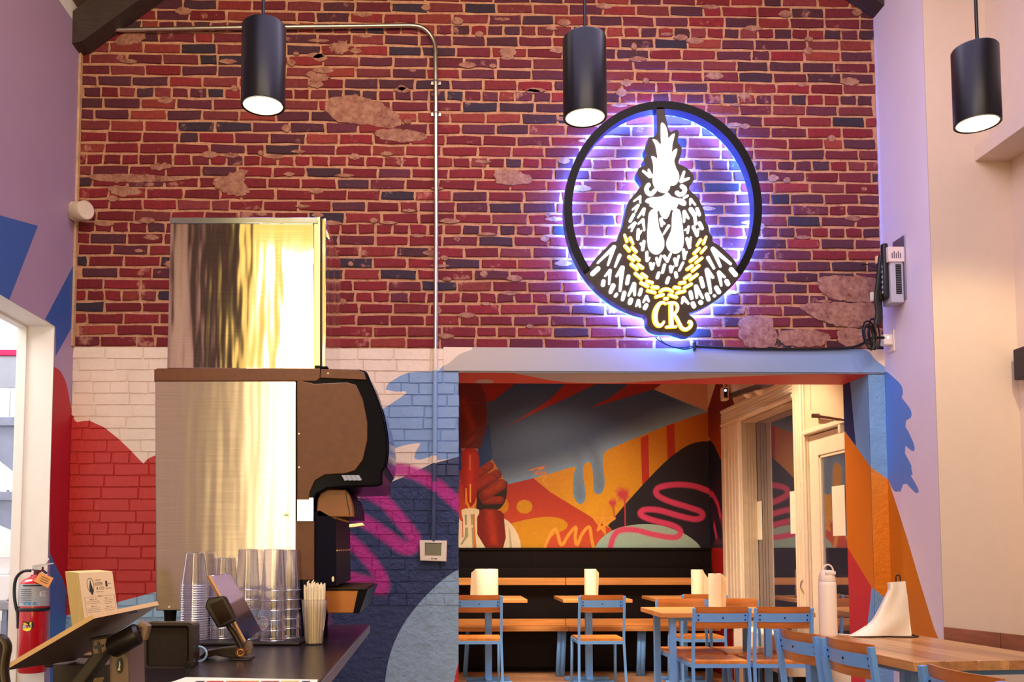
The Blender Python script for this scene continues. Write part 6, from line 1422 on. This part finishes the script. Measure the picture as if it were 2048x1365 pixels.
def cline(x0, y0, x1, y1, w=3): cpoly([(x0, y0), (x1, y1), (x1, y1+w), (x0, y0+w)], 'printed_rule')
cline(515, 800, 785, 770); cline(895, 762, 1135, 738); ctext('BOWLS', 800, 752, 888, 786)
cpoly([(515, 800), (519, 800), (580, 1180), (576, 1180)], 'printed_rule'); cpoly([(1135, 738), (1139, 738), (1175, 1030), (1171, 1030)], 'printed_rule')
for (s, a, b, c, d) in (('CRISPY', 615, 830, 715, 858), ('9', 745, 824, 765, 850), ('SPICY', 940, 800, 1010, 824), ('9', 1040, 795, 1060, 818), ('BIG', 660, 975, 715, 1002), ('12', 735, 968, 768, 994), ('CLASSIC', 965, 974, 1045, 998), ('8', 1070, 966, 1088, 988)): ctext(s, a, b, c, d)
for (x0, y0, x1, y1) in ((560, 890, 830, 868), (560, 935, 850, 905), (915, 855, 1110, 835), (925, 892, 1100, 872), (948, 922, 1098, 908), (582, 1045, 852, 1008), (592, 1078, 855, 1042), (600, 1115, 855, 1080), (930, 1030, 1140, 1004), (948, 1064, 1138, 1040)): cline(x0, y0, x1, y1, 4)

# ---- till: tilted screen on a stand
def solve_slab(a2, b2, c2, L1, L2, tb):
    rays = [P(*p, Y=1.0)-EYEV for p in (a2, b2, c2)]; import itertools
    B = rays[1]*tb; best = None
    f = lambda ta, tc: ((rays[0]*ta-B).length-L1, (rays[2]*tc-B).length-L2, (rays[0]*ta-B).dot(rays[2]*tc-B)/(L1*L2))
    for i in range(60):
        for j in range(60):
            ta = tb*(.7+.6*i/59); tc = tb*(.7+.6*j/59); e = f(ta, tc); s_ = e[2]**2*3+(e[0]/L1)**2+(e[1]/L2)**2+(.4 if ta < tb or tc < tb*1.0 else 0)
            if best is None or s_ < best[0]: best = (s_, ta, tc)
    return rays[0]*best[1]+EYEV, B+EYEV, rays[2]*best[2]+EYEV, best
SA, SB, SC, bst = solve_slab((10, 1342), (188, 1238), (318, 1211), .34, .25, 1.62)
U1 = (SA-SB); U2 = (SC-SB); U2 = U2-U1*(U2.dot(U1)/U1.length_squared)*.6
NN = U1.cross(U2).normalized(); NN = NN if NN.z > 0 else -NN
SD = SA+U2
_d = P(150, 1322, Y=1.0)-EYEV; _t = (SB-EYEV).dot(NN)/_d.dot(NN); SD = EYEV+_d*_t
SLB = mat('grey_screen_back', (124, 104, 100), .45, var=.06); SED = mat('lit_screen_edge', (240, 206, 160), .35)  # slab edge yellowed: the warm light falling on it is put into the colour
till = thing('till_screen', 'tilted touch-screen till seen from behind on a grey counter stand', 'till', (SB.x, SB.y+.05, ZC))
mb = MB(); mb.prism([SA, SB, SC, SD], NN*.0085, 0, 1); scn = mb.build('screen_slab', [SLB, SED], till)
cen = (SA+SC)/2
mb = MB(); mb.prism([SB.lerp(SC, .5)-NN*.001, SB.lerp(SC, .62)-NN*.001, SB.lerp(SC, .62)-NN*.006, SB.lerp(SC, .5)-NN*.006], (U1.normalized()*-.0015)); mb.build('port', BLK, scn)
# stand column with round scanner and logo, built behind the screen
YT2 = 1.78
def s2(pts, Y=YT2): return [P(x, y, Y=Y) for x, y in pts]
STG = mat('till_grey_plastic', (120, 98, 92), .45, var=.06); STD = mat('till_dark_plastic', (52, 44, 44), .55, var=.15)
zfl = lambda pts, Y: [Vector((v.x, v.y, max(v.z, ZC))) for v in s2(pts, Y)]
mb = MB(); mb.prism(zfl([(217, 1290), (257, 1286), (259, 1440), (219, 1440)], YT2), (0, .10, 0), bev=.006); col_ = mb.build('stand_column', STG, till)
mb = MB(); mb.prism(zfl([(178, 1278), (214, 1272), (216, 1302), (206, 1318), (170, 1365), (150, 1440), (100, 1440), (140, 1365), (182, 1310)], YT2-.02), (0, .05, 0), bev=.004); mb.build('stand_arm', STD, till)
mb = MB(); mb.prism(s2([(186, 1281), (213, 1277), (215, 1298), (205, 1308), (186, 1312), (183, 1300)], YT2-.05), (0, .03, 0), bev=.004); hg = mb.build('hinge_bracket', STG, till)
mb = MB(); mb.prism(s2([(187, 1293), (193, 1292), (194, 1285), (198, 1285), (199, 1291), (206, 1290), (207, 1294), (201, 1296), (202, 1306), (197, 1307), (195, 1298), (189, 1299)], YT2-.053), (0, .004, 0)); mb.build('cross_slot', BLK, hg)
a, b = P(226, 1296, Y=YT2-.04), P(276, 1268, Y=YT2-.04); dd = (b-a).normalized()
mb = MB(); mb.tube([a-dd*.006, a, b, b+dd*.006], [.016, .021, .021, .015], 24); mb.build('card_scanner', mat('black_scanner', (30, 24, 28), .35, var=.1), till)
mb = MB(); mb.tube([b+dd*.004+Vector((0, .0, .018)), b+dd*.018+Vector((0, 0, .004)), b+dd*.014-Vector((0, 0, .018))], [.009, .010, .007], 12); mb.build('scanner_cap', STG, till)
mb = MB(); q = P(239, 1332, Y=YT2-.003); mb.lathe([(.001, 0), (.0072, 0), (.0072, .002), (.001, .002)], (0, 0, 0), 24); mb.xf(Matrix.Translation(q) @ Matrix.Rotation(math.pi/2, 4, 'X') @ Matrix.Diagonal((.78, 2.1, 1, 1))); lg = mb.build('oval_logo', BLK, col_)
mb = MB(); mb.prism([Vector((q.x+x*.001, q.y-.0028, q.z+z*.001)) for x, z in ((-3, -9), (3, -9), (1.5, -4), (2.5, 3), (.5, 10), (0, 3), (-.5, -4))], (0, .001, 0)); mb.build('logo_figure', mat('logo_white', (230, 220, 210), .5), lg)
mb = MB(); mb.prism(zfl([(104, 1330), (218, 1330), (222, 1440), (104, 1440)], 2.0), (0, .12, 0), bev=.004); rp = mb.build('receipt_printer', STD); tag(rp, 'dark receipt printer behind the till stand', 'printer')
mb = MB(); mb.prism(s2([(160, 1362), (208, 1355), (190, 1400), (150, 1400)], 1.85), (0, .003, 0)); tag(mb.build('receipt_slip', CRD), 'curled paper slip at the bottom left beside the till', 'paper')
hb = MB(); hb.tube(cr([tuple(P(x, y, Y=1.2)) for x, y in ((-6, 1280), (6, 1282), (12, 1296), (8, 1320), (6, 1345), (10, 1385), (0, 1420))], 4), .0075, 12); tag(hb.build('card_reader_grip', mat('black_glossy_grip', (40, 26, 28), .3)), 'dark rounded grip cut off at the lower left corner', 'handle')
# clear cup behind the till
q = P(268, 1328, Z=ZC); mb = MB(); mb.lathe([(.0285, 0), (.029, .002), (.020, .09), (.0005, .092)], (q.x, q.y, ZC), 28, closed=True); tag(mb.build('clear_tumbler', CLR), 'upturned clear tumbler between till and black speaker', 'cup')
mb = MB(); a = P(270, 1308, Z=ZC); mb.box(a.x-.06, a.x+.05, a.y, a.y+.09, ZC, ZC+.022, bev=.002); tag(mb.build('card_pile', PAPER), 'small pile of white cards left of the black speaker', 'cards')
# ---- small black speaker box
q = P(335, 1337, Z=ZC); YS2 = q.y
sk = thing('speaker_box', 'small black cube speaker with open front on the counter', 'speaker', (P(340, 1337, Y=YS2).x, YS2, ZC))
f3 = lambda pts, Y=YS2: [Vector((v.x, v.y, max(v.z, ZC))) for v in [P(x, y, Y=Y) for x, y in pts]]
BB = mat('black_speaker_shell', (46, 34, 34), .35, var=.1, spec=.4); 
def rrect(x0, y0, x1, y1, r): return [(x0, y0+r), (x0+r*.3, y0+r*.3), (x0+r, y0), (x1-r, y0), (x1-r*.3, y0+r*.3), (x1, y0+r), (x1, y1-r), (x1-r*.3, y1-r*.3), (x1-r, y1), (x0+r, y1), (x0+r*.3, y1-r*.3), (x0, y1-r)]
fr_, bk_ = f3(rrect(286, 1246, 386, 1341, 7)), f3(rrect(300, 1243, 399, 1330, 7), YS2+.14)
inn_ = f3(rrect(293, 1252, 378, 1334, 5)); dp = f3(rrect(296, 1256, 375, 1331, 5), YS2+.02)
mb = MB(); mb.grid([fr_, bk_], wrap=True, sm=False); mb.grid([inn_, fr_], wrap=True, sm=False); mb.grid([inn_, dp], wrap=True, sm=False); mb.poly(bk_); bmesh.ops.remove_doubles(mb.bm, verts=mb.bm.verts, dist=1e-6); mb.build('shell', BB, sk)
mb = MB(); mb.poly([v+Vector((0, -.002, 0)) for v in dp]); mb.build('grille', mat('black_speaker_cloth', (44, 36, 36), .9, var=.4, scale=300, bump=.4), sk)
mb = MB(); mb.prism(f3([(369, 1333), (371, 1324), (378, 1324), (386, 1332), (384, 1342), (372, 1343)], YS2-.004), (0, .006, 0), bev=.001); mb.build('corner_clip', mat('clip_black', (10, 8, 8), .2), sk)
mb = MB(); cc = P(397, 1309, Y=YS2+.07); mb.tube([(cc.x+.024*math.sin(t), cc.y, cc.z+.022*math.cos(t)) for t in [math.pi*i/14 for i in range(15)]], .0033, 8); tag(mb.build('looped_cable', mat('pale_blue_cable', (150, 190, 240), .4)), 'pale blue cable loop at the right side of the black speaker', 'cable')
# ---- customer display: tilted glass slab on a jointed arm with a square card reader
q = P(490, 1320, Z=ZC); YD = q.y
cdp = thing('customer_display', 'tilted mirror-like display slab on a jointed arm on the counter', 'display', (q.x, YD, ZC))
g = lambda pts, Y=YD: [P(x, y, Y=Y) for x, y in pts]
A, B_, C_, D_ = P(416, 1152, Y=YD-.02), P(461, 1147, Y=YD+.06), P(524, 1262, Y=YD+.06), P(488, 1285, Y=YD-.02)
n1 = (B_-A).cross(D_-A).normalized(); n1 = n1 if n1.y < 0 else -n1
mb = MB(); mb.prism([A, B_, C_, D_], -n1*.010, 0, 1, bev=.002); slab = mb.build('screen', [mat('mirror_glass', (200, 196, 214), .04, 1.0), mat('warm_lit_edge', (236, 190, 120), .25, .6)], cdp)  # rim and bezel tinted: warm light on the slab's edge put into their colour
mb = MB(); e = lambda p, q_, f: p.lerp(q_, f)
mb.prism([A+n1*.001, e(A, B_, .10)+n1*.001, e(D_, C_, .10)+n1*.001, D_+n1*.001], -n1*.0015); mb.build('bezel', mat('warm_lit_edge', (236, 190, 120)), slab)
mb = MB(); rr = [(412, 1204), (417, 1197), (444, 1193), (450, 1196), (471, 1238), (470, 1244), (441, 1257), (434, 1256), (410, 1216)]
mb.prism(g(rr, YD-.06), (0, .028, 0), bev=.004); rd = mb.build('card_reader', mat('black_reader', (24, 16, 22), .2, spec=.4), cdp)
mb = MB(); mb.prism(g([(419, 1210), (445, 1199), (464, 1237), (440, 1251)], YD-.0615), (0, .002, 0)); mb.build('reader_window', mat('reader_glass', (40, 24, 20), .12, spec=.12), rd)
mb = MB(); mb.tube(g([(455, 1250), (470, 1272), (483, 1296)], YD-.01), [.008, .009, .010], 10); mb.build('support_arm', BB, cdp)
JT = P(481, 1306, Y=YD-.02)
mb = MB(); mb.tube([JT+Vector((0, -.002, 0)), JT+Vector((0, .03, 0))], [.0155, .0155], 24); jt = mb.build('joint', mat('bronze_joint', (110, 62, 46), .35, .3), cdp)
mb = MB(); mb.tube([(JT.x+.0095*math.cos(t), JT.y-.003, JT.z+.0095*math.sin(t)) for t in [2*math.pi*i/24 for i in range(24)]], .0013, 6, closed=True); mb.build('gold_ring', mat('gold_ring', (250, 200, 90), .2, .8), jt)
mb = MB(); mb.prism(g([(486, 1288), (500, 1283), (503, 1296), (503, 1308), (494, 1313), (480, 1312), (484, 1296)], YD+.0), (0, .03, 0), bev=.003); mb.build('elbow', STG, cdp)
base = [Vector((v.x, v.y, max(v.z, ZC+.0))) for v in g([(396, 1316), (410, 1303), (440, 1298), (470, 1294), (478, 1302), (480, 1316), (462, 1318), (430, 1312), (404, 1320)], YD+.0)]
mb = MB(); mb.prism(base, (0, .05, 0), bev=.003); mb.build('base_foot', BB, cdp)
mb = MB(); mb.box(JT.x-.03, JT.x+.03, YD-.03, YD+.06, ZC, ZC+.006, bev=.002); mb.build('base_plate', BB, cdp)
# ---- illustrated menu sheet lying on the counter
m0, m1 = P(372, 1356, Z=ZC), P(636, 1361, Z=ZC); ym = m0.y
ms = thing('menu_sheet', 'illustrated white menu sheet lying on the counter at the bottom edge', 'menu', (m0.x+.2, ym-.1, ZC))
mb = MB(); mb.prism([Vector((m0.x, ym, ZC+.0012)), Vector((m1.x, m1.y, ZC+.0012)), Vector((m1.x+.02, m1.y-.30, ZC+.0012)), Vector((P(345, 1372, Z=ZC).x-.05, ym-.30, ZC+.0012))], (0, 0, -.001)); mb.build('sheet', PAPER, ms)
for (x0, x1, c) in ((395, 412, (60, 50, 50)), (417, 450, (190, 60, 50)), (455, 520, (206, 120, 60)), (525, 560, (160, 60, 60)), (565, 600, (230, 190, 90)), (606, 622, (50, 44, 60))):
    a, b = P(x0, 1362, Z=ZC+.0016), P(x1, 1362, Z=ZC+.0016); mb = MB(); mb.prism([Vector((a.x, a.y-.006, ZC+.0016)), Vector((b.x, a.y-.006, ZC+.0016)), Vector((b.x, a.y-.12, ZC+.0016)), Vector((a.x, a.y-.12, ZC+.0016))], (0, 0, -.0003)); mb.build('picture', mat('menu_picture_%d' % c[0], c, .5, var=.5, scale=70), ms)
